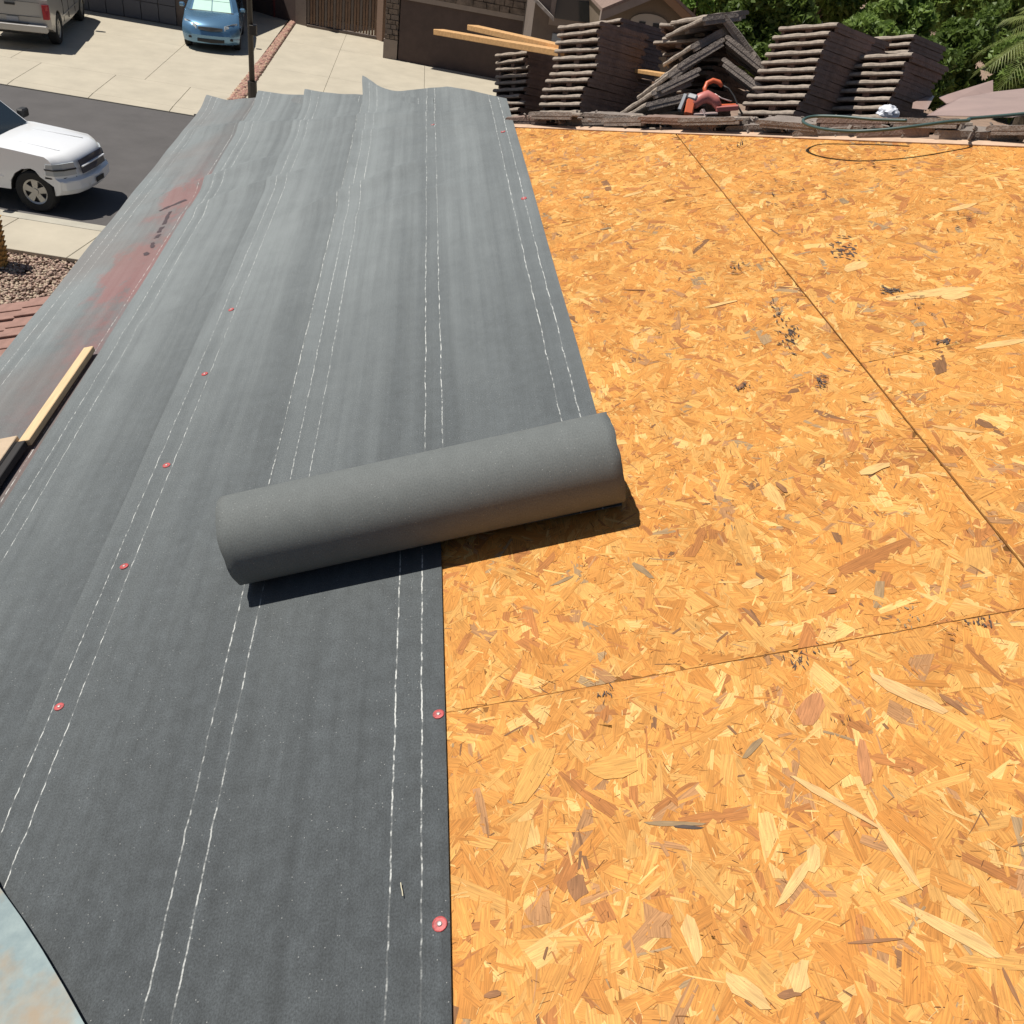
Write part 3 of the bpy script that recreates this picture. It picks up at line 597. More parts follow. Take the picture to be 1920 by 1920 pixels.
bd.children[1].data.transform(Matrix.Identity(4))
mt = bpy.data.materials.new('rust_stained_pale_metal'); mt.use_nodes = True; t = mt.node_tree; p = t.nodes['Principled BSDF']; tc = t.nodes.new('ShaderNodeTexCoord')
n1 = noisen(t, tc.outputs['Object'], 6.5, 5, .6); n2 = noisen(t, tc.outputs['Object'], 40, 5, .6)
c = mixc(t, rampn(t, n2, .3, .7), (.17, .225, .235), (.24, .30, .30)); c = mixc(t, rampn(t, n1, .50, .66, 0, .75), c, (.29, .20, .115)); t.links.new(c, p.inputs['Base Color']); p.inputs['Roughness'].default_value = .5; p.inputs['Metallic'].default_value = .1
e = [on_roof(-60, 1545, .03), on_roof(0, 1664, .03), on_roof(40, 1720, .03), on_roof(80, 1782, .03), on_roof(120, 1850, .03), on_roof(160, 1922, .03), on_roof(200, 2010, .03)]
pl = [(x, y, .03) for x, y in e] + [(e[-1][0] - .2, e[-1][1] - .5, .03), (-1.7, -.3, .03), (-1.75, .95, .03)]
o = MB().prism(pl, (0, 0, .002)).obj('metal_sheet', mt, None, RM); tag(o, 'pale bluish sheet metal with rust stains in the bottom left corner', 'sheet metal')
mb = MB(); mb.box(-1.5, -1.25, -.2, .9, .012, .0295); o = mb.obj('wood_block', WOODL, None, RM); tag(o, 'wooden block under the rust stained metal sheet', 'wood block')

# ------------------------------------------------------------------ concrete roof tiles: loose row and stacks
ENDM = mat('pale_worn_tile_edge', (0.33, 0.275, 0.225), 0.9, var=0.3, vscale=30, bump=0.4)
def wtile(m, L=.42, Wd=.33, seed=0, broken=False):
    """slab with a rounded pale nose at both ends and ribs below, so stacked ends show dark slots"""
    r = random.Random(seed); mb = MB(); x0, x1, y0, y1 = -L / 2, L / 2, -Wd / 2, Wd / 2
    prof = [(x0 + .004, .012), (x0, .018), (x0 + .003, .028), (x0 + .016, .034)]
    nx_ = 8; prof += [(x0 + .016 + (L - .032) * i / nx_, .034 + .0012 * math.sin(i * 1.7 + seed)) for i in range(1, nx_)]
    prof += [(x1 - .016, .034), (x1 - .003, .028), (x1, .018), (x1 - .004, .012)]; ny_ = 7; n = len(prof); vs_ = []; fs = []
    for j in range(ny_ + 1):
        y = y0 + Wd * j / ny_; dx0 = r.uniform(-.003, .003); dx1 = r.uniform(-.003, .003) - (r.uniform(0, .07) if broken else 0)
        for (x, z) in prof: f_ = (x - x0) / L; vs_.append((x + dx0 * (1 - f_) + dx1 * f_, y, z + (.0025 * math.sin(j / ny_ * math.pi * 4) if z > .03 else 0)))
    for j in range(ny_):
        for i in range(n): fs.append((j * n + i, j * n + (i + 1) % n, (j + 1) * n + (i + 1) % n, (j + 1) * n + i))
    fs += [tuple(range(n)), tuple(ny_ * n + i for i in range(n))[::-1]]
    mb.add(vs_, fs)
    for (ya, yb_) in ((y0 + .003, y0 + .022), (y1 - .022, y1 - .003), (-.02, .02)): mb.box(x0 + .03, x1 - .03, ya, yb_, -.006, .0125)
    me = mb.mesh('tile', m); me.materials.append(ENDM)
    for p in me.polygons:
        if len(p.vertices) == 4 and (p.center.x < x0 + .014 or p.center.x > x1 - .085 and p.normal.x > .3 and p.center.z > .012): p.material_index = 1
    return me
TM = [wtile(TILE, seed=i) for i in range(5)]; TW = [wtile(TILE2, seed=20 + i, broken=(i % 2 == 0)) for i in range(5)]
ORD = 'first second third fourth fifth sixth seventh eighth ninth tenth eleventh twelfth thirteenth fourteenth fifteenth sixteenth seventeenth eighteenth nineteenth twentieth'.split()
def ordn(i): return ORD[i] if i < 20 else 'twenty-' + ORD[min(i, 28) - 20]
SLOPE = Vector((0, 0, 1)).rotation_difference(nf).to_matrix().to_4x4()
def stack(px, d, ytop, yaw, where, lean=(0, 0), jit=.012, pitch=.041, topw=0, jyaw=2, zoff=0, drop=0.30):
    p = at_depth(px, ytop, d); zb = max(far_z(p.x, p.y), p.z - 1.3) + .01 + zoff; n = max(2, int((p.z - zb) / (pitch * nf.z))); g = 'roof tiles in the ' + where
    ox = oy = 0
    for k in range(n):                                    # 0 at the top
        c = p - nf * (pitch * k) - Vector((lean[0] * k * pitch, lean[1] * k * pitch, 0))
        ox = .6 * ox + random.gauss(0, jit); oy = .6 * oy + random.gauss(0, jit)
        me = TM[random.randrange(5)] if k >= topw else TW[random.randrange(5)]
        o = link('concrete_tile', me)
        o.matrix_world = Matrix.Translation(c) @ SLOPE @ Matrix.Rotation(R_(yaw + random.gauss(0, jyaw)), 4, 'Z') @ Matrix.Translation((ox, oy, 0)) @ Matrix.Rotation(R_(random.gauss(0, .5)), 4, 'Y')
        tag(o, ('brown concrete roof tile on the very top of the ' + where) if k == 0 else ('brown concrete tile, %s from the top of the %s' % (ordn(k), where)) if k < n - 1 else ('bottom concrete roof tile of the ' + where), 'tile', g)
    return p, n
stack(1008, 5.9, 120, 30, 'short dark stack by the felt', lean=(.05, 0), jit=.006)
stack(1138, 5.25, 70, 36, 'tall stack under the long boards', lean=(.22, 0.1), jit=.012, topw=0)
stack(1178, 5.75, 62, 30, 'stack behind the long boards stack', lean=(.2, 0.1), jit=.010)
o = None
stack(1548, 4.75, 74, 38, 'widest middle stack', lean=(.34, .1), jit=.007)
stack(1588, 5.25, 84, 34, 'stack behind the widest one', lean=(.30, .1), jit=.007)
stack(1684, 4.8, 128, 36, 'lower stack right of widest', lean=(.28, .1), jit=.007)
stack(1690, 5.45, 92, 34, 'farthest right stack by trees', lean=(.26, .1), jit=.01)
stack(1334, 5.25, 72, 44, 'collapsed stack', lean=(.0, .0), jit=.05, jyaw=12)
# slid tiles seen nearly edge on
heap = [(1262, 148, -33, 5.0), (1248, 176, -28, 4.95), (1296, 122, -30, 5.0), (1232, 190, -24, 4.95), (1312, 92, -28, 5.05), (1322, 56, -14, 5.0), (1330, 42, -7, 5.05), (1226, 212, -18, 4.9), (1398, 118, 36, 5.0), (1388, 92, 40, 5.1), (1400, 160, 34, 4.9), (1384, 78, 46, 5.05)]
hl = ['slid tile leaning on the left flank of the collapsed stack', 'slid tile resting on the left foot of the collapsed stack', 'slid tile midway up the left side of the collapsed stack', 'slid tile left of the orange tool head', 'slid tile high on the left side of the collapsed stack', 'slid tile just below the top of the collapsed stack', 'flat tile crowning the collapsed stack', 'lowest slid tile left of the orange tool', 'slid tile midway down the right side of the collapsed stack', 'slid tile on the upper right flank of the collapsed stack', 'lowest slid tile on the right side of the collapsed stack', 'slid tile sloping from the peak of the collapsed stack']
for i, (px, py, an, dd_) in enumerate(heap):
    c = at_depth(px, py, dd_); vdir = (c - CAM).normalized(); ri = (at_depth(px + 10, py, dd_) - c).normalized(); dwn = vdir.cross(ri).normalized()
    if dwn.z > 0: dwn = -dwn
    X_ = (ri * math.cos(R_(an)) + dwn * math.sin(R_(an))).normalized(); Yd = (vdir + dwn * random.uniform(-.02, .16)).normalized(); Z_ = X_.cross(Yd).normalized()
    if Z_.z < 0: X_ = -X_; Z_ = -Z_
    Y_ = Z_.cross(X_); m_ = Matrix((X_, Y_, Z_)).transposed().to_4x4(); m_.translation = c
    o = link('concrete_tile', TW[i % 5]); o.matrix_world = m_ @ Matrix.Rotation(R_((30 if an < 0 else -20) + random.gauss(0, 6)), 4, 'Z') @ Matrix.Diagonal((.78, .85, 1, 1))
    tag(o, 'weathered ' + hl[i], 'tile', 'slid tiles of the collapsed stack')
# loose row along the hip
hd = math.degrees(math.atan2((B_ - A_).y, (B_ - A_).x)); pitchh = math.asin((B_ - A_).normalized().z)
whr = ['next to the felt end', 'in front of the short dark stack', 'in front of the tall stack', 'left of the collapsed stack', 'below the orange tool', 'right of the orange tool', 'left foot of the widest stack', 'under the left end of the green hose', 'under the middle of the green hose', 'beside the white bag', 'under the right end of the green hose', 'in front of the brown metal flashing', 'under the brown metal flashing', 'at the right photo edge', 'just outside the right photo edge', 'beyond the right photo edge']
for i in range(16):
    for lay in (0, 1):
        U = .28 + i * .235 + lay * .11 + random.uniform(-.03, .03); Y = hipY(U) + .125 + random.uniform(-.02, .03) - lay * .02
        o = link('concrete_tile', (TW if (i + lay) % 3 else TM)[random.randrange(5)])
        o.matrix_world = Matrix.Translation(RP(U, Y, -.012 + lay * .030)) @ Matrix.Rotation(R_(hd + random.uniform(-9, 9)), 4, 'Z') @ Matrix.Rotation(-pitchh + R_(random.uniform(-5, 3)), 4, 'Y') @ Matrix.Rotation(R_(random.uniform(-9, 3)), 4, 'X') @ Matrix.Diagonal((random.uniform(.6, .85), random.uniform(.4, .62), random.uniform(.75, 1), 1))
        tag(o, ('upper' if lay else 'lower') + ' loose hip tile ' + whr[i], 'tile', 'loose tiles along the hip')
# small broken bits
rub = MB()
for i in range(170):
    U = random.uniform(.2, 3.2); p = RP(U, hipY(U) + random.uniform(.0, .16), random.uniform(.005, .05)); s_ = random.uniform(.004, .012)
    rub.box(-s_ * 1.6, s_ * 1.6, -s_, s_, -s_ * .5, s_ * .5, Matrix.Translation(p) @ Matrix.Rotation(random.uniform(0, 3), 4, Vector((random.random(), random.random(), random.random()))))
tag(rub.obj('tile_rubble', TILE2), 'small broken tile chips and mortar crumbs along the hip', 'rubble', kind='stuff')

# ------------------------------------------------------------------ lumber, tools, hose, flashing
def plank(a_, b, w, h, m, label, grp_=None, roll=0):
    d = (b - a_); L = d.length; q = d.to_track_quat('X', 'Z').to_matrix().to_4x4(); q.translation = a_
    o = MB().box(0, L, -w / 2, w / 2, -h / 2, h / 2, Matrix.Rotation(roll, 4, 'X')).obj('lumber_board', m, None, bevel=.003); o.matrix_world = q
    return tag(o, label, 'board', grp_)
plank(at_depth(822, 60, 6.1), at_depth(1068, 102, 5.25), .085, .035, WOODO, 'lower of the two long boards jutting left from the tall tile stack', 'long boards on the tile stack')
plank(at_depth(886, 52, 6.2), at_depth(1072, 94, 5.30), .085, .035, WOODO, 'upper of the two long boards jutting left, with nail marks', 'long boards on the tile stack')
plank(at_depth(1196, 133, 5.3), at_depth(1266, 144, 5.0), .07, .022, WOODO, 'short light board between the tall stack and the collapsed stack')
plank(at_depth(1200, 150, 5.5), at_depth(1255, 163, 5.2), .05, .02, WOODD, 'short brown board end below the light one')
# orange tool (nailer) on the tiles
tl = empty('nail_gun', 'orange and red nail gun lying on tiles by the collapsed stack', 'nail gun', loc=at_depth(1318, 190, 4.75), rz=R_(-8))
tb = tl.location
def L_(px, py, d=4.75): return tl.matrix_basis.inverted() @ (at_depth(px, py, d))
def gbox(nm, a_, b, w, h, m_, bv=.006):
    a_, b = L_(*a_), L_(*b); q = (b - a_).to_track_quat('X', 'Z').to_matrix().to_4x4(); q.translation = a_
    o = MB().box(0, (b - a_).length, -w / 2, w / 2, -h / 2, h / 2).obj(nm, m_, tl, bevel=bv); o.matrix_local = q; return o
gbox('magazine', (1342, 204), (1384, 201), .03, .026, PINK, .004); gbox('magazine_rail', (1340, 198), (1380, 196), .018, .008, ORNG, .002)
MB().tube([L_(1300, 197), L_(1312, 186), L_(1326, 181), L_(1340, 188), L_(1347, 200)], [.024, .030, .032, .028, .020], 10).obj('body', PINK, tl, smooth=True)
MB().tube([L_(1323, 178), L_(1321, 166), L_(1326, 156), L_(1337, 151), L_(1348, 154), L_(1354, 162)], [.012, .011, .012, .013, .012, .010], 10).obj('handle', ORNG, tl, smooth=True)
gbox('driver_head', (1296, 188), (1290, 216), .045, .04, ORNG); gbox('driver_cap', (1302, 180), (1297, 190), .052, .05, GREYP)
MB().tube([L_(1354, 160), L_(1366, 166), L_(1376, 180), L_(1384, 200), L_(1392, 214)], .005, 8).obj('cable', BLK, tl, smooth=True)
gbox('grey_guard', (1286, 178), (1274, 208), .02, .03, GREYP, .003); gbox('trigger', (1330, 172), (1337, 178), .01, .016, BLK, .001)
gbox('nose', (1316, 206), (1322, 220), .022, .02, NAIL, .002); gbox('base_plate', (1300, 214), (1345, 212), .03, .008, NAIL, .001)
MB().tube([L_(1340, 176), L_(1352, 184), L_(1364, 188), L_(1372, 190)], .004, 6).obj('belt_hook', NAIL, tl, smooth=True)
# white bag
bmx = bmesh.new(); bmesh.ops.create_icosphere(bmx, subdivisions=3, radius=1)
for v in bmx.verts: v.co = Vector((v.co.x * .05, v.co.y * .04, max(v.co.z, -.5) * .035)) * (1 + .35 * noise.noise(v.co * 2.3))
me = bpy.data.meshes.new('bag'); bmx.to_mesh(me); bmx.free(); me.materials.append(PAPER); o = link('plastic_bag', me); o.location = at_depth(1666, 212, 4.35); tag(o, 'crumpled white and blue plastic bag by the lower stack', 'bag')
# hose: hovering loop above the deck, drawn as points over the roof
def hz(px, py, h): U, Y = on_roof(px, py, h); return (U, Y, h)
path = [(1700, 226, .10), (1640, 224, .10), (1580, 219, .11), (1530, 218, .115), (1507, 224, .12), (1512, 233, .118), (1545, 242, .115), (1600, 246, .115), (1660, 243, .115), (1720, 236, .115), (1780, 228, .11), (1815, 226, .10), (1822, 222, .09), (1900, 215, .08), (1990, 205, .08)]
P_ = [Vector(hz(*q)) for q in path]; sm_ = []
for i in range(len(P_) - 1):
    p0_, p1_, p2_, p3_ = P_[max(i - 1, 0)], P_[i], P_[i + 1], P_[min(i + 2, len(P_) - 1)]
    for k in range(8):
        t = k / 8; sm_.append(0.5 * ((2 * p1_) + (p2_ - p0_) * t + (2 * p0_ - 5 * p1_ + 4 * p2_ - p3_) * t * t + (3 * p1_ - p0_ - 3 * p2_ + p3_) * t ** 3))
tag(MB().tube(sm_, .0065, 8).obj('air_hose', GHOSE, None, RM, smooth=True), 'thin dark green air hose looping over the loose tiles and deck edge', 'hose')
# metal flashing sheets at right
FLM = mat('brown_painted_flashing', (.44, .31, .265), .36, metal=.2, var=.1, vscale=6)
def fl(pts, d, label, th=.003):
    P3 = [at_depth(x, y, dd) for (x, y, dd) in pts]; o = MB().prism(P3, (0, 0, -th)).obj('flashing_sheet', FLM); return tag(o, label, 'flashing', 'brown flashing sheets at the right')
fl([(1738, 216, 4.0), (1800, 182, 4.35), (1862, 172, 4.6), (1990, 158, 4.8), (1990, 205, 3.75), (1900, 219, 3.75)], 0, 'wide pinkish brown flashing sheet at the right edge, bent with a bright reflection')
fl([(1712, 192, 4.6), (1745, 178, 4.9), (1752, 180, 4.9), (1738, 206, 4.5), (1710, 203, 4.5)], 0, 'small upright flashing piece left of the wide sheet')
fl([(1760, 182, 4.8), (1862, 150, 5.1), (1862, 172, 5.0), (1775, 194, 4.75)], 0, 'pale triangular flashing corner sticking up behind the wide sheet')

# ------------------------------------------------------------------ vehicles
def body_mesh(slices, profile, m, smooth_angle=35):
    vs_ = []; fs = []; n = None
    for y in slices:
        pr = profile(y); n = len(pr); vs_ += [(x, yy_, z) for (x, yy_, z) in pr]
    for i in range(len(slices) - 1):
        for j in range(n): fs.append((i * n + j, i * n + (j + 1) % n, (i + 1) * n + (j + 1) % n, (i + 1) * n + j))
    fs.append(tuple(range(n))); fs.append(tuple((len(slices) - 1) * n + j for j in range(n))[::-1])
    me = MB().add(vs_, fs).mesh('body', m)
    for p in me.polygons: p.use_smooth = True
    me.set_sharp_from_angle(angle=R_(smooth_angle)); return me
def arch(cx, r, z0, k=9): 
    a0 = math.asin(min(1, (z0 - .0) / r)) if False else 0
    return [(cx + r * math.cos(math.pi * i / (k - 1)) , z0 + r * .98 * math.sin(math.pi * i / (k - 1))) for i in range(k)]
def wheel(root, x, y, r, w, side):
    wr = empty('wheel'); wr.parent = root; wr.location = (x, y, r); wr.rotation_euler = (R_(90) * (1 if side < 0 else -1), random.uniform(0, 0), 0)
    mb = MB(); k = 28; prof = [(r * .62, -w / 2), (r * .93, -w / 2), (r, -w * .36), (r, w * .36), (r * .93, w / 2), (r * .62, w / 2), (r * .60, w * .3)]; vs_ = []; fs = []
    for (q, z) in prof:
        for j in range(k): g = 2 * math.pi * j / k; vs_.append((q * math.cos(g), q * math.sin(g), z))
    for i in range(len(prof) - 1):
        for j in range(k): fs.append((i * k + j, i * k + (j + 1) % k, (i + 1) * k + (j + 1) % k, (i + 1) * k + j))
    mb.add(vs_, fs).obj('tyre', RUB, wr, smooth=False)
    mb = MB(); R0 = r * .61
    for j in range(k):
        g0, g1 = 2 * math.pi * j / k, 2 * math.pi * (j + 1) / k
        mb.add([(R0 * math.cos(g0), R0 * math.sin(g0), w * .44), (R0 * math.cos(g1), R0 * math.sin(g1), w * .44), (R0 * .86 * math.cos(g1), R0 * .86 * math.sin(g1), w * .36), (R0 * .86 * math.cos(g0), R0 * .86 * math.sin(g0), w * .36)], [(0, 1, 2, 3)])
    for j in range(5):
        g = 2 * math.pi * j / 5 + .3; m_ = Matrix.Rotation(g, 4, 'Z')
        mb.add([m_ @ Vector(p) for p in ((.03, -r * .11, w * .40), (R0 * .92, -r * .17, w * .38), (R0 * .92, r * .17, w * .38), (.03, r * .11, w * .40), (.03, -r * .11, w * .2), (R0 * .92, -r * .17, w * .2), (R0 * .92, r * .17, w * .2), (.03, r * .11, w * .2))], [(0, 1, 2, 3), (0, 4, 5, 1), (2, 6, 7, 3), (1, 5, 6, 2)])
    mb.tube([(0, 0, w * .2), (0, 0, w * .46)], r * .15, 12)
    mb.obj('rim', RIM, wr)
    MB().tube([(0, 0, -w * .4), (0, 0, w * .19)], R0 * .97, 20).obj('brake_hub', BLK, wr)
def pickup(name, label, cat, paint, loc, rz, k_=1.0):
    root = empty(name, label, cat, 'pickup trucks', loc, rz); root.scale = (k_, k_, k_)
    FA, RA, r = 1.95, -1.78, .415; W2 = .98
    def profile(y):
        ay = abs(y); t = ay / W2; c = .26 * t ** 5 + .10 * t * t            # front bow
        inset = .05 if ay > W2 - .001 else (.012 if ay > W2 - .03 else 0)
        bed = ay < .86
        hood = 1.16 + .045 * (1 - t * t); ar = ay > .62
        out = []
        def P(x, z, bow=1):
            xx = x - c * bow * (min(1, max(0, (x - 1.95) / .8)) if z > .7 else min(1, max(0, (x - 2.40) / .3))) if x > 1.2 else (x + c * .35 * bow if x < -2.6 else x)
            tum = 1 - .035 * max(0, (z - .75)) / .5 - .03 * max(0, (.6 - z)) / .3
            if inset > .04: xx = xx - .02 * (1 if x > 0 else -1); 
            out.append((xx, math.copysign((ay if inset == 0 else W2 - (0 if inset > .04 else .0)) * tum if inset <= .04 else W2 * tum, y), z))
        P(2.78, .42); P(2.84, .50); P(2.85, .70); P(2.76, .745); P(2.74, .80); P(2.70, 1.02); P(2.60, hood - .06); P(2.46, hood - .01); P(1.7, hood + .03); P(1.08, hood + .065)
        P(.95, 1.22); P(-.80, 1.24); P(-.98, 1.27)
        zb = .80 if bed else 1.30
        P(-1.02, zb); P(-1.9, zb); P(-2.74, zb); P(-2.78, 1.30); P(-2.84, 1.28); P(-2.85, .72); P(-2.84, .55)
        zf = .40
        for (x, z) in [(-2.45, .45)]: P(x, z)
        for (x, z) in arch(RA, .50, .40)[::-1]: P(x, z if ar else zf)
        P(0, .36)
        for (x, z) in arch(FA, .50, .40)[::-1]: P(x, z if ar else zf)
        P(2.45, .40)
        return out
    ys = [-W2, -W2 + .02, -.92, -.87, -.855, -.7, -.63, -.60, -.35, 0, .35, .60, .63, .7, .855, .87, .92, W2 - .02, W2]
    link('body', body_mesh(ys, profile, paint), root)
    # cab
    zb, zt = 1.225, 1.86; B = [(1.06, .90), (-.90, .90)]; T_ = [(.30, .70), (-.74, .70)]
    mb = MB(); vs_ = []
    lv = [(zb, 1.08, -.92, .915), (zb + .50, .46, -.82, .78), (zt - .07, .30, -.78, .735), (zt, .16, -.70, .64)]
    for (z, xf, xb_, hy) in lv:
        vs_ += [(xf, -hy * .86, z), (xf - .12, -hy, z), (xb_ + .05, -hy, z), (xb_, -hy * .9, z), (xb_, hy * .9, z), (xb_ + .05, hy, z), (xf - .12, hy, z), (xf, hy * .86, z)]
    fs = []
    for i in range(3):
        for j in range(8): fs.append((i * 8 + j, i * 8 + (j + 1) % 8, (i + 1) * 8 + (j + 1) % 8, (i + 1) * 8 + j))
    fs.append(tuple(24 + j for j in range(8)))
    me = mb.add(vs_, fs).mesh('cab', paint, True); me.set_sharp_from_angle(angle=R_(30)); link('cab', me, root)
    def lerp3(a_, b, t): return Vector(a_).lerp(Vector(b), t)
    def pane(nm, q, off, m=GLASS): MB().prism([Vector(p) + Vector(off) for p in q], Vector(off) * 1.2).obj(nm, m, root)
    def band(j, s0, s1, z0, z1):      # quad on cab face j (between ring indices) between heights
        def ptz(jj, z):
            for i in range(3):
                if lv[i][0] <= z <= lv[i + 1][0] + 1e-6: t = (z - lv[i][0]) / (lv[i + 1][0] - lv[i][0]); return lerp3(vs_[i * 8 + jj], vs_[(i + 1) * 8 + jj], t)
        def pt(s_, z): return ptz(j, z).lerp(ptz((j + 1) % 8, z), s_)
        return [pt(s0, z0), pt(s1, z0), pt(s1, z1), pt(s0, z1)]
    pane('windscreen', band(7, .04, .96, zb + .03, zb + .50), (.012, 0, .006)); pane('rear_window', band(3, .08, .92, zb + .08, zb + .48), (-.010, 0, .004))
    for j, sg in ((1, -1), (5, 1)):
        a0, a1 = ((.03, .50), (.55, .96)) if sg < 0 else ((.50, .97), (.04, .45))
        pane('side_window', band(j, a0[0], a0[1], zb + .05, zb + .49), (0, sg * .008, 0)); pane('side_window', band(j, a1[0], a1[1], zb + .05, zb + .49), (0, sg * .008, 0))
        for px_ in (.80, -.18, -.95): MB().box(px_ - .004, px_ + .004, sg * (W2 - .03), sg * (W2 + .002), .46, 1.18).obj('door_seam', BLK, root)
        for px_ in (-.02, -.72): MB().box(px_ - .08, px_ + .02, sg * (W2 - .01), sg * (W2 + .022), 1.04, 1.075).obj('door_handle', paint, root, bevel=.006)
        MB().box(.72, .88, sg * .95, sg * 1.20, 1.26, 1.44).obj('mirror', BLK, root, bevel=.03)
        MB().box(-1.25, 1.35, sg * (W2 - .012), sg * (W2 + .006), .62, .66).obj('side_moulding', paint, root, bevel=.004)
        # headlight wraps the corner
        hb = [(2.690, .60, .80), (2.55, .84, .80), (2.40, .968, .80), (2.22, .978, .80)]; ht = [(2.650, .60, 1.03), (2.51, .83, 1.03), (2.36, .955, 1.02), (2.24, .962, 1.01)]
        def wrap(nm, lo, hi, m_, e_=.022):
            mb_ = MB(); n_ = len(lo); mb_.add([(x + e_, sg * (y + e_ * .6), z) for x, y, z in lo] + [(x + e_, sg * (y + e_ * .6), z) for x, y, z in hi] + [(x - .03, sg * (y - .03), z) for x, y, z in lo] + [(x - .03, sg * (y - .03), z) for x, y, z in hi],
                   [(i_, i_ + 1, n_ + i_ + 1, n_ + i_) for i_ in range(n_ - 1)] + [(n_ + i_, n_ + i_ + 1, 3 * n_ + i_ + 1, 3 * n_ + i_) for i_ in range(n_ - 1)] + [(i_, 2 * n_ + i_, 2 * n_ + i_ + 1, i_ + 1) for i_ in range(n_ - 1)] + [(n_ - 1, 3 * n_ - 1, 4 * n_ - 1, 2 * n_ - 1), (0, n_, 3 * n_, 2 * n_)])
            return mb_.obj(nm, m_, root)
        wrap('headlight', hb, ht, LAMP); wrap('headlight_bezel', [(x, y, .90) for x, y, z in hb], [(x, y, .925) for x, y, z in hb], BLK, .024)
        wrap('bumper_gap', [(x, y, .728) for x, y, z in hb], [(x, y, .76) for x, y, z in hb], BLK, .010)
        MB().prism([(-2.845, sg * .80, .80), (-2.83, sg * .935, .80), (-2.70, sg * .962, .80), (-2.70, sg * .953, 1.16), (-2.82, sg * .925, 1.16), (-2.845, sg * .80, 1.16)], (-.012, sg * .012, 0)).obj('tail_light', REDL, root, bevel=.004)
        for wx in (FA, RA):
            wheel(root, wx, sg * (W2 - .14), r, .26, sg)
            mw = MB(); ap = [(wx + .493 * math.cos(math.pi * i / 12), .38 + .493 * math.sin(math.pi * i / 12)) for i in range(13)]
            for (u0, u1) in zip(ap[:-1], ap[1:]): mw.add([(u0[0], sg * .60, u0[1]), (u1[0], sg * .60, u1[1]), (u1[0], sg * .955, u1[1]), (u0[0], sg * .955, u0[1])], [(0, 1, 2, 3)])
            mw.add([(x, sg * .605, z) for x, z in ap], [tuple(range(13))]); mw.obj('wheel_well', BLK, root)
    MB().prism([(2.77, -.50, .79), (2.80, 0, .79), (2.77, .50, .79), (2.70, .50, 1.05), (2.73, 0, 1.07), (2.70, -.50, 1.05)], (.02, 0, 0)).obj('grille', mat('grille_dark_blue', (.03, .035, .06), .3), root, bevel=.004)
    MB().box(2.735, 2.80, -.49, .49, .915, .945).obj('grille_bar', paint if paint is WHITE else CHROME, root, bevel=.008)
    MB().box(2.878, 2.89, -.16, .16, .54, .64).obj('front_plate_bracket', BLK, root)
    fb = MB(); fb.prism([(2.42, -.985, .52), (2.60, -.93, .5), (2.78, -.66, .50), (2.875, 0, .50), (2.78, .66, .50), (2.60, .93, .5), (2.42, .985, .52), (2.36, .97, .52), (2.36, -.97, .52)], (0, 0, .20)); fb.obj('front_bumper', paint, root, bevel=.02)
    rb = MB(); rb.box(-3.02, -2.83, -.90, .90, .48, .66); rb.obj('rear_bumper', CHROME if paint is WHITE else paint, root, bevel=.02)
    MB().box(-3.0, -2.87, -.42, .42, .661, .672).obj('step_pad', BLK, root)
    MB().box(-2.885, -2.87, -.17, .13, .70, .82).obj('licence_plate', mat('plate_grey', (.4, .4, .42), .5), root)
    MB().box(-2.875, -2.85, -.13, .13, 1.10, 1.17).obj('tailgate_handle', BLK, root, bevel=.006)
    for z in (.84, 1.20): MB().box(-2.862, -2.85, -.76, .76, z, z + .008).obj('tailgate_crease', BLK, root)
    MB().box(-2.70, -1.05, -.84, .84, .803, .815).obj('bed_liner', BLK, root)
    for sg in (-1, 1): MB().box(-2.75, -1.03, sg * .852, sg * .842, .82, 1.28).obj('bed_side_liner', BLK, root)
    MB().box(-2.3, 2.3, -.6, .6, .28, .41).obj('chassis', BLK, root)
    MB().box(1.02, 1.10, -.74, .74, 1.222, 1.242).obj('cowl_vent', BLK, root)
    if paint is WHITE:
        for sg in (-1, 1): MB().prism([(1.25, sg * .42, 1.245), (2.35, sg * .50, 1.195), (2.35, sg * .53, 1.19), (1.25, sg * .46, 1.242)], (0, 0, .006)).obj('hood_crease', paint, root)
    return root
# white truck parked at near kerb, nose to the right
wc = G(92, 393); yaw = math.atan2(-.16, 1)
rt = Matrix.Rotation(yaw, 3, 'Z'); loc = Vector((wc.x, wc.y, -.04)) - rt @ Vector((1.95, -.90, 0)) * .88; loc.x -= .16; loc.z = -.045
pickup('pickup_truck', 'white pickup truck parked at the near kerb with its nose to the right', 'pickup truck', WHITE, loc, yaw, .88)
# silver pickup on the driveway, seen from behind
rc = G(96, 62 + 36); yaw = R_(97)
rt = Matrix.Rotation(yaw, 3, 'Z'); loc = Vector((rc.x, rc.y, 0)) - rt @ Vector((-2.95, -.90, 0)); loc.z = 0
pickup('pickup_truck', 'silver grey pickup truck on the driveway with its tailgate towards the street', 'pickup truck', SILV, loc, yaw)
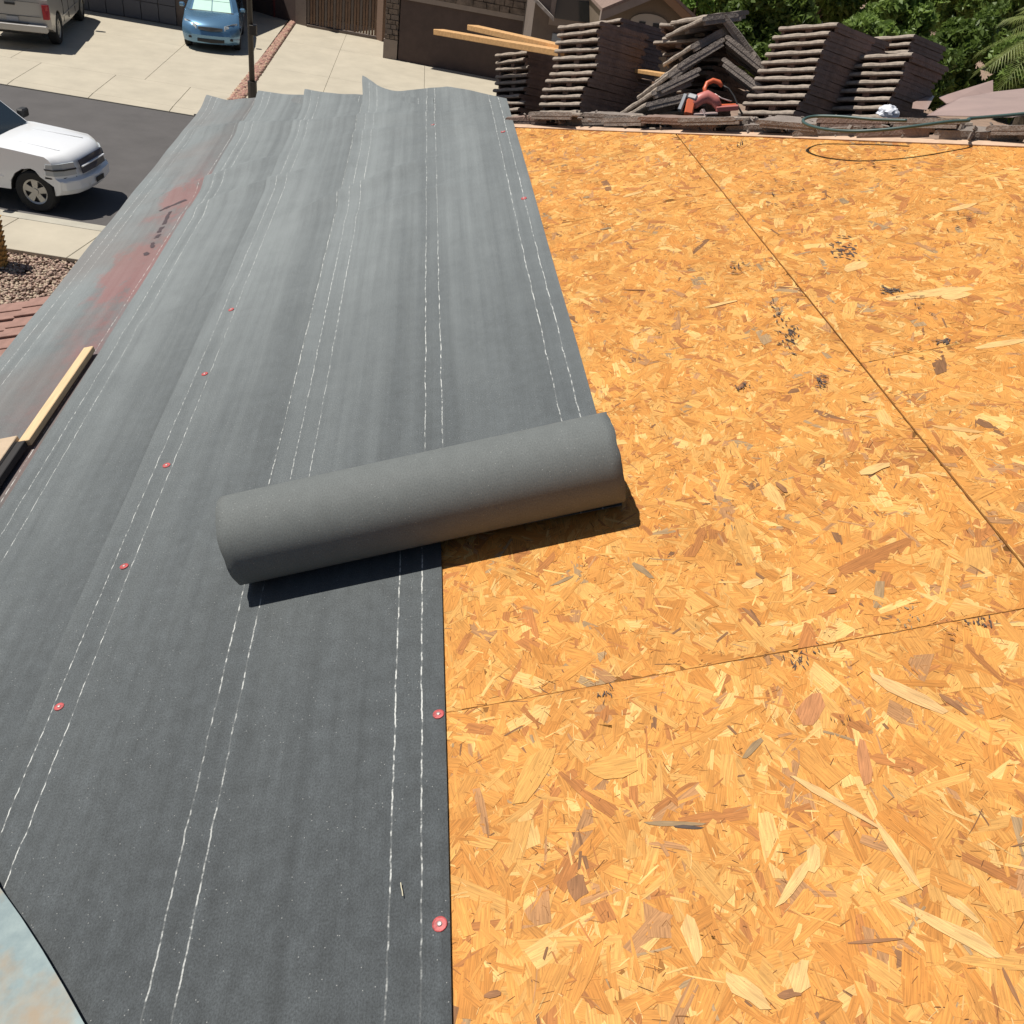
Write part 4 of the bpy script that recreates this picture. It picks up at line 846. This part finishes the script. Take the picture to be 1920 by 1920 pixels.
# blue car, nose to the street
def blue_car(loc, rz):
    root = empty('car', 'light blue compact car on the driveway with a pale sunshade in its windscreen', 'car', None, loc, rz)
    W2 = .86; FA, RA, r = 1.32, -1.25, .31
    def profile(y):
        ay = abs(y); t = ay / W2; c = .16 * t ** 2 + .22 * t ** 5; ar = ay > .58; edge = ay > W2 - .001; out = []
        def P(x, z):
            xx = x - c if x > 1.3 else (x + c * .7 if x < -1.6 else x); tum = 1 - .05 * max(0, z - .6) / .35 - .05 * max(0, .5 - z) / .3
            dz = -.02 if edge and z > .8 else 0; out.append((xx, y * tum, z + dz))
        P(2.14, .24); P(2.20, .36); P(2.21, .48); P(2.17, .56); P(2.14, .66); P(2.02, .76 + .02 * (1 - t)); P(1.7, .86 + .035 * (1 - t * t)); P(1.2, .95 + .03 * (1 - t * t)); P(.92, 1.0)
        P(0, .96); P(-1.5, .98); P(-2.0, .98); P(-2.12, .9); P(-2.15, .5); P(-2.08, .28)
        P(-1.8, .26)
        for (x, z) in arch(RA, .37, .27)[::-1]: P(x, z if ar else .25)
        P(0, .22)
        for (x, z) in arch(FA, .37, .27)[::-1]: P(x, z if ar else .25)
        P(1.9, .22); return out
    ys = [-W2, -W2 + .03, -.76, -.62, -.57, -.56, -.35, 0, .35, .56, .57, .62, .76, W2 - .03, W2]
    link('body', body_mesh(ys, profile, BLUE, 30), root)
    lv = [(.965, 1.12, -1.55, .80), (1.20, .66, -1.25, .72), (1.40, .22, -.95, .62), (1.47, -.05, -.75, .54)]; vs_ = []
    for (z, xf, xb_, hy) in lv: vs_ += [(xf, -hy * .82, z), (xf - .22, -hy, z), (xb_ + .1, -hy, z), (xb_, -hy * .85, z), (xb_, hy * .85, z), (xb_ + .1, hy, z), (xf - .22, hy, z), (xf, hy * .82, z)]
    fs = [(i * 8 + j, i * 8 + (j + 1) % 8, (i + 1) * 8 + (j + 1) % 8, (i + 1) * 8 + j) for i in range(3) for j in range(8)] + [tuple(24 + j for j in range(8))]
    me = MB().add(vs_, fs).mesh('cabin', BLUE, True); me.set_sharp_from_angle(angle=R_(30)); link('cabin', me, root)
    def q3(i, j, s0, s1, t0, t1):
        f_ = lambda s_, t: Vector(vs_[i * 8 + j]).lerp(Vector(vs_[i * 8 + (j + 1) % 8]), s_).lerp(Vector(vs_[(i + 1) * 8 + j]).lerp(Vector(vs_[(i + 1) * 8 + (j + 1) % 8]), s_), t); return [f_(s0, t0), f_(s1, t0), f_(s1, t1), f_(s0, t1)]
    for i in (0, 1):
        for k, (s0, s1) in enumerate(((.05, .49), (.51, .95))):
            MB().prism([p + Vector((.006, 0, .008)) for p in q3(i, 7, s0, s1, .06 if i == 0 else .02, .98)], (.005, 0, .006)).obj('sunshade', SHADE, root)
        for j in (1, 5): MB().prism([p + Vector((0, -.006 if j == 1 else .006, 0)) for p in q3(i, j, .06, .94, .08, .98)], (0, -.006 if j == 1 else .006, .003)).obj('side_window', GLASS, root)
    for p_ in (q3(0, 7, 0, 1, -.04, .04),): MB().prism([p + Vector((.008, 0, .010)) for p in p_], (.004, 0, .008)).obj('wiper_cowl', BLK, root)
    for sg in (-1, 1):
        MB().prism([(2.09, sg * .40, .62), (1.96, sg * .66, .64), (1.72, sg * .79, .68), (1.66, sg * .775, .80), (1.84, sg * .64, .80), (2.02, sg * .40, .74)], (.022, sg * .01, .012)).obj('headlight', LAMP, root, bevel=.008)
        MB().box(.62, .78, sg * .84, sg * 1.0, .98, 1.10).obj('mirror', BLUE, root, bevel=.03)
        for wx in (FA, RA): wheel(root, wx, sg * (W2 - .12), r, .2, sg)
        MB().box(2.06, 2.10, sg * .52, sg * .66, .36, .43).obj('fog_light', BLK, root, bevel=.01)
    MB().prism([(2.155, -.36, .63), (2.185, 0, .60), (2.155, .36, .63), (2.11, .36, .70), (2.13, 0, .71), (2.11, -.36, .70)], (.016, 0, 0)).obj('grille', BLK, root, bevel=.003)
    MB().prism([(2.17, -.40, .30), (2.215, 0, .28), (2.17, .40, .30), (2.17, .40, .38), (2.215, 0, .38), (2.17, -.40, .38)], (.012, 0, 0)).obj('lower_intake', BLK, root)
    MB().box(-1.9, 1.8, -.5, .5, .17, .24).obj('chassis', BLK, root)
cl = G(352, 92); cr_ = G(442, 104)
c0 = (cl + cr_) / 2; yaw = R_(-90 + 7)
loc = Vector((c0.x, c0.y, 0)) - Matrix.Rotation(yaw, 3, 'Z') @ Vector((2.1, 0, 0)); blue_car((loc.x, loc.y, 0), yaw)

# ------------------------------------------------------------------ buildings across the street
def wallbox(p, q, z0, z1, th, name, m, parent, s0=0, s1=1, out=0):
    """box standing along the line p-q; front face shifted towards us by out"""
    d = Vector((q.x - p.x, q.y - p.y, 0)); L = d.length; d.normalize(); nr = Vector((-d.y, d.x, 0))
    M_ = Matrix(((d.x, nr.x, 0, p.x), (d.y, nr.y, 0, p.y), (0, 0, 1, 0), (0, 0, 0, 1)))
    return MB().box(s0 * L, s1 * L, -out, th, z0, z1, M_).obj(name, m, parent), M_, L
def tiled_roof(parent, M_, L, D, z, over=.5, rise=.34, m=TILE):
    """hip roof with stepped courses over a box of L x D"""
    rows = 10; W_ = D / 2 + over
    for i in range(rows):
        t0, t1 = i / rows, (i + 1) / rows
        a0 = [(-over + W_ * t0, -over + W_ * t0), (L + over - W_ * t0, -over + W_ * t0), (L + over - W_ * t0, D + over - W_ * t0), (-over + W_ * t0, D + over - W_ * t0)]
        a1 = [(-over + W_ * t1, -over + W_ * t1), (L + over - W_ * t1, -over + W_ * t1), (L + over - W_ * t1, D + over - W_ * t1), (-over + W_ * t1, D + over - W_ * t1)]
        vs_ = [M_ @ Vector((x, y, z + W_ * t0 * rise + .05)) for x, y in a0] + [M_ @ Vector((x, y, z + W_ * t1 * rise)) for x, y in a1] + [M_ @ Vector((x, y, z + W_ * t0 * rise - .03)) for x, y in a0]
        MB().add(vs_, [(0, 1, 5, 4), (1, 2, 6, 5), (2, 3, 7, 6), (3, 0, 4, 7), (8, 9, 1, 0), (9, 10, 2, 1), (10, 11, 3, 2), (11, 8, 0, 3)] + ([(4, 5, 6, 7)] if i == rows - 1 else []) + ([(8, 9, 10, 11)] if i == 0 else [])).obj('roof_course', m, parent)
hA = empty('house', 'shaded house behind the parked cars with a grey panelled garage door', 'house')
p, q = G(120, 12), G(352, 52); p2 = p - (q - p) * 1.6; q2 = G(482, 24)
w, M_, L = wallbox(p2, q + (q - p) * .05, -.1, 3.0, 8, 'wall', STUCCO2, hA)
dd = (q - p).normalized()
gp = p + dd * .3; gq = q - dd * .35; Ld = (gq - gp).length
for r_ in range(4):
    for c_ in range(6):
        wallbox(gp, gq, .03 + r_ * .56, .03 + (r_ + 1) * .56 - .02, .05, 'garage_door_panel', GDOOR, hA, c_ / 6 + .004, (c_ + 1) / 6 - .004, .05)
tiled_roof(hA, M_, L, 8, 3.0)
wallbox(p2, q, 2.35, 2.5, .05, 'garage_lintel', TRIM, hA, .5, .98, .07)
hB = empty('house', 'dark brown stucco house wall left of the slatted gate', 'house')
p, q = G(474, 20), G(556, 44)
w, M_, L = wallbox(p, q, -.1, 3.1, 6, 'wall', STUCCO, hB); tiled_roof(hB, M_, L, 6, 3.1, over=.3)
wallbox(p, q, 0, 3.0, .05, 'downpipe', mat('dark_red_pipe', (.12, .03, .03), .6), hB, .50, .525, .06)
p, q = G(556, 44), G(576, 49); wallbox(p, q, -.1, 2.2, .3, 'pilaster', STUCCO2, hB, 0, 1, .06)
# slatted gate
gt = empty('gate', 'brown gate of upright weathered wooden slats beside the stone pillar', 'gate')
p, q = G(576, 50), G(706, 74); d = q - p; n_ = 24
for i in range(n_): wallbox(p, q, .10 + random.uniform(0, .03), 2.0 + random.uniform(-.03, .03), .03, 'slat', WOODD if i % 3 else STUCCO2, gt, (i + .08) / n_, (i + .80) / n_, random.uniform(0, .02))
for z in (.35, 1.6): wallbox(p, q, z, z + .09, .09, 'rail', METB, gt, 0, 1, -.045)
wallbox(p, q, -.05, .08, .25, 'threshold', STUCCO2, gt, 0, 1, .06)
p3, q3_ = G(706, 74), G(717, 78); wallbox(p3, q3_, 0, 2.3, .15, 'gate_post', mat('brown_post', (.2, .13, .095), .8), gt, 0, 1, .03)
# garage house with stone column
hC = empty('house', 'dark brown house with stone veneer gable and tan band above the boards', 'house')
p, q = G(746, 113), G(1010, 163); p.z = q.z = 0
w, M_, L = wallbox(p, q, -.4, 3.3, 9, 'wall', STUCCO, hC); q_end = q
# band and stone gable above it
bz0 = at_y(770, 6, (G(770, 126)).y).z
wallbox(p, q, bz0 - .02, bz0 + .13, .05, 'trim_band', TRIM, hC, -.02, .93, .06)
def stones_on(M_, L0, L1, z0, z1, parent, out=.05, cw=.34, ch=.15):
    z = z0; r = 0
    while z < z1:
        x = L0 - (r % 2) * cw * .5; h = ch * random.uniform(.8, 1.15)
        while x < L1:
            w_ = cw * random.uniform(.6, 1.3); xa, xb_ = max(x, L0), min(x + w_ - .02, L1)
            if xb_ - xa > .06: MB().box(xa, xb_, -out - random.uniform(0, .04), 0, z, min(z + h - .02, z1), M_).obj('stone', STONE if random.random() < .75 else STUCCO2, parent)
            x += w_
        z += h; r += 1
stones_on(M_, 0, L * .93, bz0 + .14, bz0 + 1.5, hC, cw=.45, ch=.22)
tiled_roof(hC, M_, L, 9, bz0 + 1.5, over=.4)
pc, qc = G(719, 110), G(745, 113); pc.z = qc.z = 0
wb, Mc, Lc = wallbox(G(720, 108), G(744, 112), 0, 3.3, .6, 'stone_column', STUCCO2, hC, 0, 1)
stones_on(Mc, .0, Lc, .62, 3.2, hC, cw=.26, ch=.16, out=.04)
wallbox(G(720, 108), G(744, 112), 0, .60, .3, 'column_base', TRIM, hC, -.06, 1.0, .07)
# next house to the right: recessed upper window and small gable with two vents
hD = empty('house', 'brown house with a dark framed window and tiled roof behind the tile stacks', 'house')
y0_ = 30.5
def bx(px0, py0, px1, py1, Y, th, nm, m, parent, out=0):
    a0 = at_y(px0, py0, Y); a1 = at_y(px1, py1, Y); return MB().box(min(a0.x, a1.x), max(a0.x, a1.x), Y - out, Y + th, min(a0.z, a1.z), max(a0.z, a1.z)).obj(nm, m, parent)
bx(1012, -60, 1148, 200, y0_, 6, 'wall', STUCCO2, hD)
for (q0, nm, m_, o_) in (((1036, -12, 1132, 60), 'window_frame', TRIM, .06), ((1044, -6, 1116, 44), 'window_pane', GLASS, .08), ((1036, 62, 1064, 96), 'light_panel', mat('pale_grey_shutter', (.3, .33, .36), .6), .05), ((1070, 66, 1100, 110), 'dark_panel', STUCCO, .05)): bx(*q0, y0_, .1, nm, m_, hD, o_)
r0, r1, r2 = at_y(985, -15, 30), at_y(1038, 40, 30), at_y(1038, 26, 30)
MB().prism([r0, r1, r1 + Vector((0, 0, .10)), r0 + Vector((0, 0, .10))], (0, .5, 0)).obj('roof_rake', mat('pale_mortar_edge', (.45, .40, .36), .9, var=.4, vscale=9), hD)
hE = empty('house', 'small brown gabled house with an arched white vent pair before the trees', 'house')
Yg = 28.0; pts = [at_y(x, y, Yg) for x, y in ((1128, 20), (1188, -14), (1235, -22), (1308, 46), (1308, 230), (1128, 230))]
MB().prism(pts, (0, 5, 0)).obj('wall', mat('tan_gable_stucco', (.19, .145, .10), .95, var=.08, vscale=3), hE)
for (aa, bb, nm, m_) in (((1124, 18), (1235, -28), 'left_barge_board', TRIM), ((1235, -28), (1318, 52), 'right_barge_board', mat('orange_brown_barge', (.30, .17, .09), .8))):
    A1, B1 = at_y(*aa, Yg), at_y(*bb, Yg); MB().prism([A1 + Vector((0, -.4, -.22)), B1 + Vector((0, -.4, -.22)), B1 + Vector((0, -.4, 0)), A1 + Vector((0, -.4, 0))], (0, .2, 0)).obj(nm, m_, hE)
    MB().prism([A1 + Vector((0, -.42, .005)), B1 + Vector((0, -.42, .005)), B1 + Vector((0, -.42, .09)), A1 + Vector((0, -.42, .09))], (0, 5.6, 0)).obj('roof_slope', TILE, hE)
c0 = at_y(1215, 52, Yg); ra = .55
mb = MB(); mb.prism([(c0.x - ra * 1.0, Yg - .05, c0.z - .25), (c0.x + ra, Yg - .05, c0.z - .25)] + [(c0.x + ra * math.cos(g), Yg - .05, c0.z + .1 + ra * .45 * math.sin(g)) for g in [math.pi * i / 10 for i in range(11)]], (0, .04, 0)); mb.obj('arched_trim', mat('cream_trim', (.42, .37, .30), .85), hE)
for s_ in (-.2, .2): MB().box(c0.x + s_ - .09, c0.x + s_ + .09, Yg - .07, Yg - .051, c0.z - .14, c0.z + .14).obj('vent', BLK, hE)
# street light pole
pb = at_y(475, 200, 26.6); pb.z = 0
sl_ = empty('street_lamp', 'slim dark brown street lamp pole beside the red gravel strip', 'street lamp', loc=(G(474, 190).x, G(474, 190).y, 0))
MB().tube([(0, 0, 0), (0, 0, 8.5)], [.075, .05], 12).obj('pole', METB, sl_, smooth=True)
MB().tube([(0, 0, 0), (0, 0, .5)], .12, 10).obj('base_cover', METB, sl_)
MB().tube([(0, 0, 8.4), (0, -.5, 8.7), (0, -1.3, 8.8)], .035, 8).obj('arm', METB, sl_, smooth=True)
MB().box(-.15, .15, -1.9, -1.3, 8.72, 8.86).obj('lamp_head', METB, sl_, bevel=.03)
zc = at_y(476, 56, sl_.location.y).z
MB().box(-.02, .16, -.1, .1, zc - .12, zc + .12).obj('cable_box', METB, sl_, bevel=.01)

# ------------------------------------------------------------------ vegetation
def leaf_obj(name, centers, radii, n, size, m, parent):
    centers = np.array(centers); radii = np.array(radii); w = radii ** 2; ci = rng.choice(len(centers), n, p=w / w.sum())
    d = rng.normal(size=(n, 3)); d /= np.linalg.norm(d, axis=1, keepdims=True); r = radii[ci][:, None] * rng.uniform(.15, 1.0, (n, 1)) ** .5 * rng.uniform(.85, 1.35, (n, 1))
    c = centers[ci] + d * r * np.array([1, 1, .85])
    a_ = rng.normal(size=(n, 3)); a_ /= np.linalg.norm(a_, axis=1, keepdims=True); b = rng.normal(size=(n, 3)); b -= (b * a_).sum(1, keepdims=True) * a_; b /= np.linalg.norm(b, axis=1, keepdims=True)
    s_ = rng.uniform(.6, 1.3, (n, 1)) * size; v = np.stack([c - a_ * s_, c + b * s_ * .4, c + a_ * s_, c - b * s_ * .4], 1)
    me = bpy.data.meshes.new(name); me.vertices.add(n * 4); me.vertices.foreach_set('co', v.reshape(-1).astype(np.float32)); me.loops.add(n * 4); me.loops.foreach_set('vertex_index', np.arange(n * 4))
    me.polygons.add(n); me.polygons.foreach_set('loop_start', np.arange(n) * 4); me.polygons.foreach_set('loop_total', np.full(n, 4)); me.materials.append(m); me.update()
    return link(name, me, parent)
def tree(x, y, h, r, m, label, n=15000, size=.10, group='trees beyond the tile stacks'):
    z0 = zg(x) - .06; root = empty('tree', label, 'tree', group, loc=(x, y, z0)); th = h * .38
    mb = MB(); mb.tube([(0, 0, 0), (.05, 0, th * .5), (0, .08, th), (0, .1, h * .7)], [.2, .15, .11, .05], 8)
    cs = []; rs = []
    for i in range(34):
        g = random.uniform(0, 6.28); rr_ = r * math.sqrt(random.random()) * .8; z = h * random.uniform(.16, .95); k = 1 - .6 * abs(z / h - .45)
        c = (rr_ * k * math.cos(g), rr_ * k * math.sin(g), z); cs.append(c); rs.append(random.uniform(.28, .5) * r * .62)
        if i < 9: mb.tube([(0, .05, th * .8), (c[0] * .5, c[1] * .5, (th + z) / 2), c], [.08, .05, .02], 6)
    mb.obj('trunk', BARK, root); leaf_obj('crown', cs, rs, n, size, m, root)
TL = [(1262, 190, 1.1, 4.2, LEAF3, 'small bright green tree beside the gabled house', 9000)]
TL += [(1400, 215, 2.2, 4.6, LEAF1, 'dark green tree directly behind the collapsed stack', 22000), (1500, 120, 3.0, 7.5, LEAF1, 'large dark green tree behind the widest tile stack', 30000),
       (1640, 150, 2.6, 6.0, LEAF2, 'mid green tree above the stack behind the widest one', 26000), (1770, 190, 2.3, 4.6, LEAF1, 'dense dark tree behind the farthest right stack', 26000),
       (1880, 215, 2.2, 4.6, LEAF2, 'mid green tree behind the flashing sheets', 22000), (1330, 60, 3.0, 7, LEAF2, 'green tree rising behind the gabled house roof', 22000),
       (1430, 20, 3.8, 8, LEAF1, 'tall dark tree at the back above the collapsed stack', 30000), (1590, 20, 3.6, 7, LEAF2, 'green tree at the back near the bare pinkish ground', 26000),
       (1800, 70, 3.6, 7.5, LEAF2, 'tall leafy tree at the back above the flashing sheets', 32000), (1930, 90, 3.4, 7.5, LEAF1, 'dark tree behind the palm at the right edge', 24000),
       (1720, -15, 3.5, 6, LEAF1, 'farthest dark tree above the right stacks', 22000), (1570, 190, 2.0, 4.2, LEAF2, 'mid green bush behind the widest stack', 18000), (1690, 210, 2.0, 3.6, LEAF1, 'low dark bush behind the lower right stack', 16000), (1880, 130, 2.8, 6.0, LEAF1, 'dark tree filling the gap beside the palm', 24000), (1700, 70, 2.4, 4.0, LEAF2, 'sparse green tree beside the bare pinkish ground', 14000), (2030, 170, 3.0, 6, LEAF2, 'green tree just outside the right edge', 14000)]
for (px, py, r, h, m, lb, n) in TL:
    g_ = G(px, py, -2.3); tree(g_.x, g_.y, h, r, m, lb, n, size=.0052 * g_.y * .9 + .0)
# palm at the right
_pc = at_y(1985, 60, 26)
pr = empty('palm_tree', 'palm tree with long light green fronds at the right photo edge', 'palm tree', loc=(_pc.x, _pc.y, _pc.z - 5.0))
MB().tube([(0, 0, -2), (.1, 0, 2.2), (.0, .05, 4.9)], [.28, .22, .2], 10).obj('trunk', BARK, pr)
for i in range(30):
    g = i * 2.4; el = R_(random.uniform(-25, 70)); Lf = random.uniform(1.5, 2.0); mb = MB(); sp = []
    for k in range(9):
        t = k / 8; rr_ = Lf * t; sp.append(Vector((math.cos(g) * rr_ * math.cos(el * (1 - .3 * t)), math.sin(g) * rr_ * math.cos(el * (1 - .3 * t)), 5.0 + rr_ * math.sin(el) - 1.1 * t * t * Lf * .55)))
    mb.tube(sp, [.022 * (1 - .8 * k / 8) for k in range(9)], 5)
    for k in range(26):
        t = .12 + .86 * k / 26; q_ = t * 8; i0 = min(int(q_), 7); c = sp[i0].lerp(sp[i0 + 1], q_ - i0); d = (sp[i0 + 1] - sp[i0]).normalized(); sd_ = d.cross(Vector((0, 0, 1))).normalized()
        for sg in (-1, 1):
            Ll = .42 * math.sin(math.pi * min(1, t * .9 + .12)) + .1; tip = c + sd_ * sg * Ll + d * .22 - Vector((0, 0, .16)); mb.add([c - d * .014, c + d * .014, tip], [(0, 1, 2)])
    mb.obj('frond', FROND, pr)
# shaggy brown trunk at left edge
tp = G(9, 500); ts = empty('palm_stump', 'stout shaggy orange brown palm trunk standing in the near gravel bed', 'palm trunk', loc=(tp.x - .12, tp.y, 0))
mb = MB(); mb.tube([(0, 0, -.05), (-.02, 0, .3), (-.04, 0, .86)], [.15, .19, .21], 10)
mb.obj('stem', mat('orange_brown_bark', (.38, .22, .07), .95, var=.4, vscale=12, bump=.6), ts)
mb = MB()
for i in range(110):
    g = i * 2.39996; z = .03 + .80 * i / 110; c = Vector((math.cos(g), math.sin(g), 0)); s_ = Vector((-math.sin(g), math.cos(g), 0)); b = c * (.15 + .04 * z) + Vector((-.03 * z, 0, z)); w_ = .05
    mb.add([b - s_ * w_, b + s_ * w_, b + c * .05 + Vector((0, 0, .08)) + s_ * .02, b + c * .05 + Vector((0, 0, .08)) - s_ * .02, b + Vector((0, 0, .06)) - s_ * w_ * .8, b + Vector((0, 0, .06)) + s_ * w_ * .8], [(0, 1, 2, 3), (4, 3, 2, 5), (0, 3, 4), (1, 5, 2)])
mb.obj('leaf_boots', mat('shaggy_boot', (.46, .28, .09), .95, var=.4, vscale=10), ts)
S.render.engine = 'CYCLES'
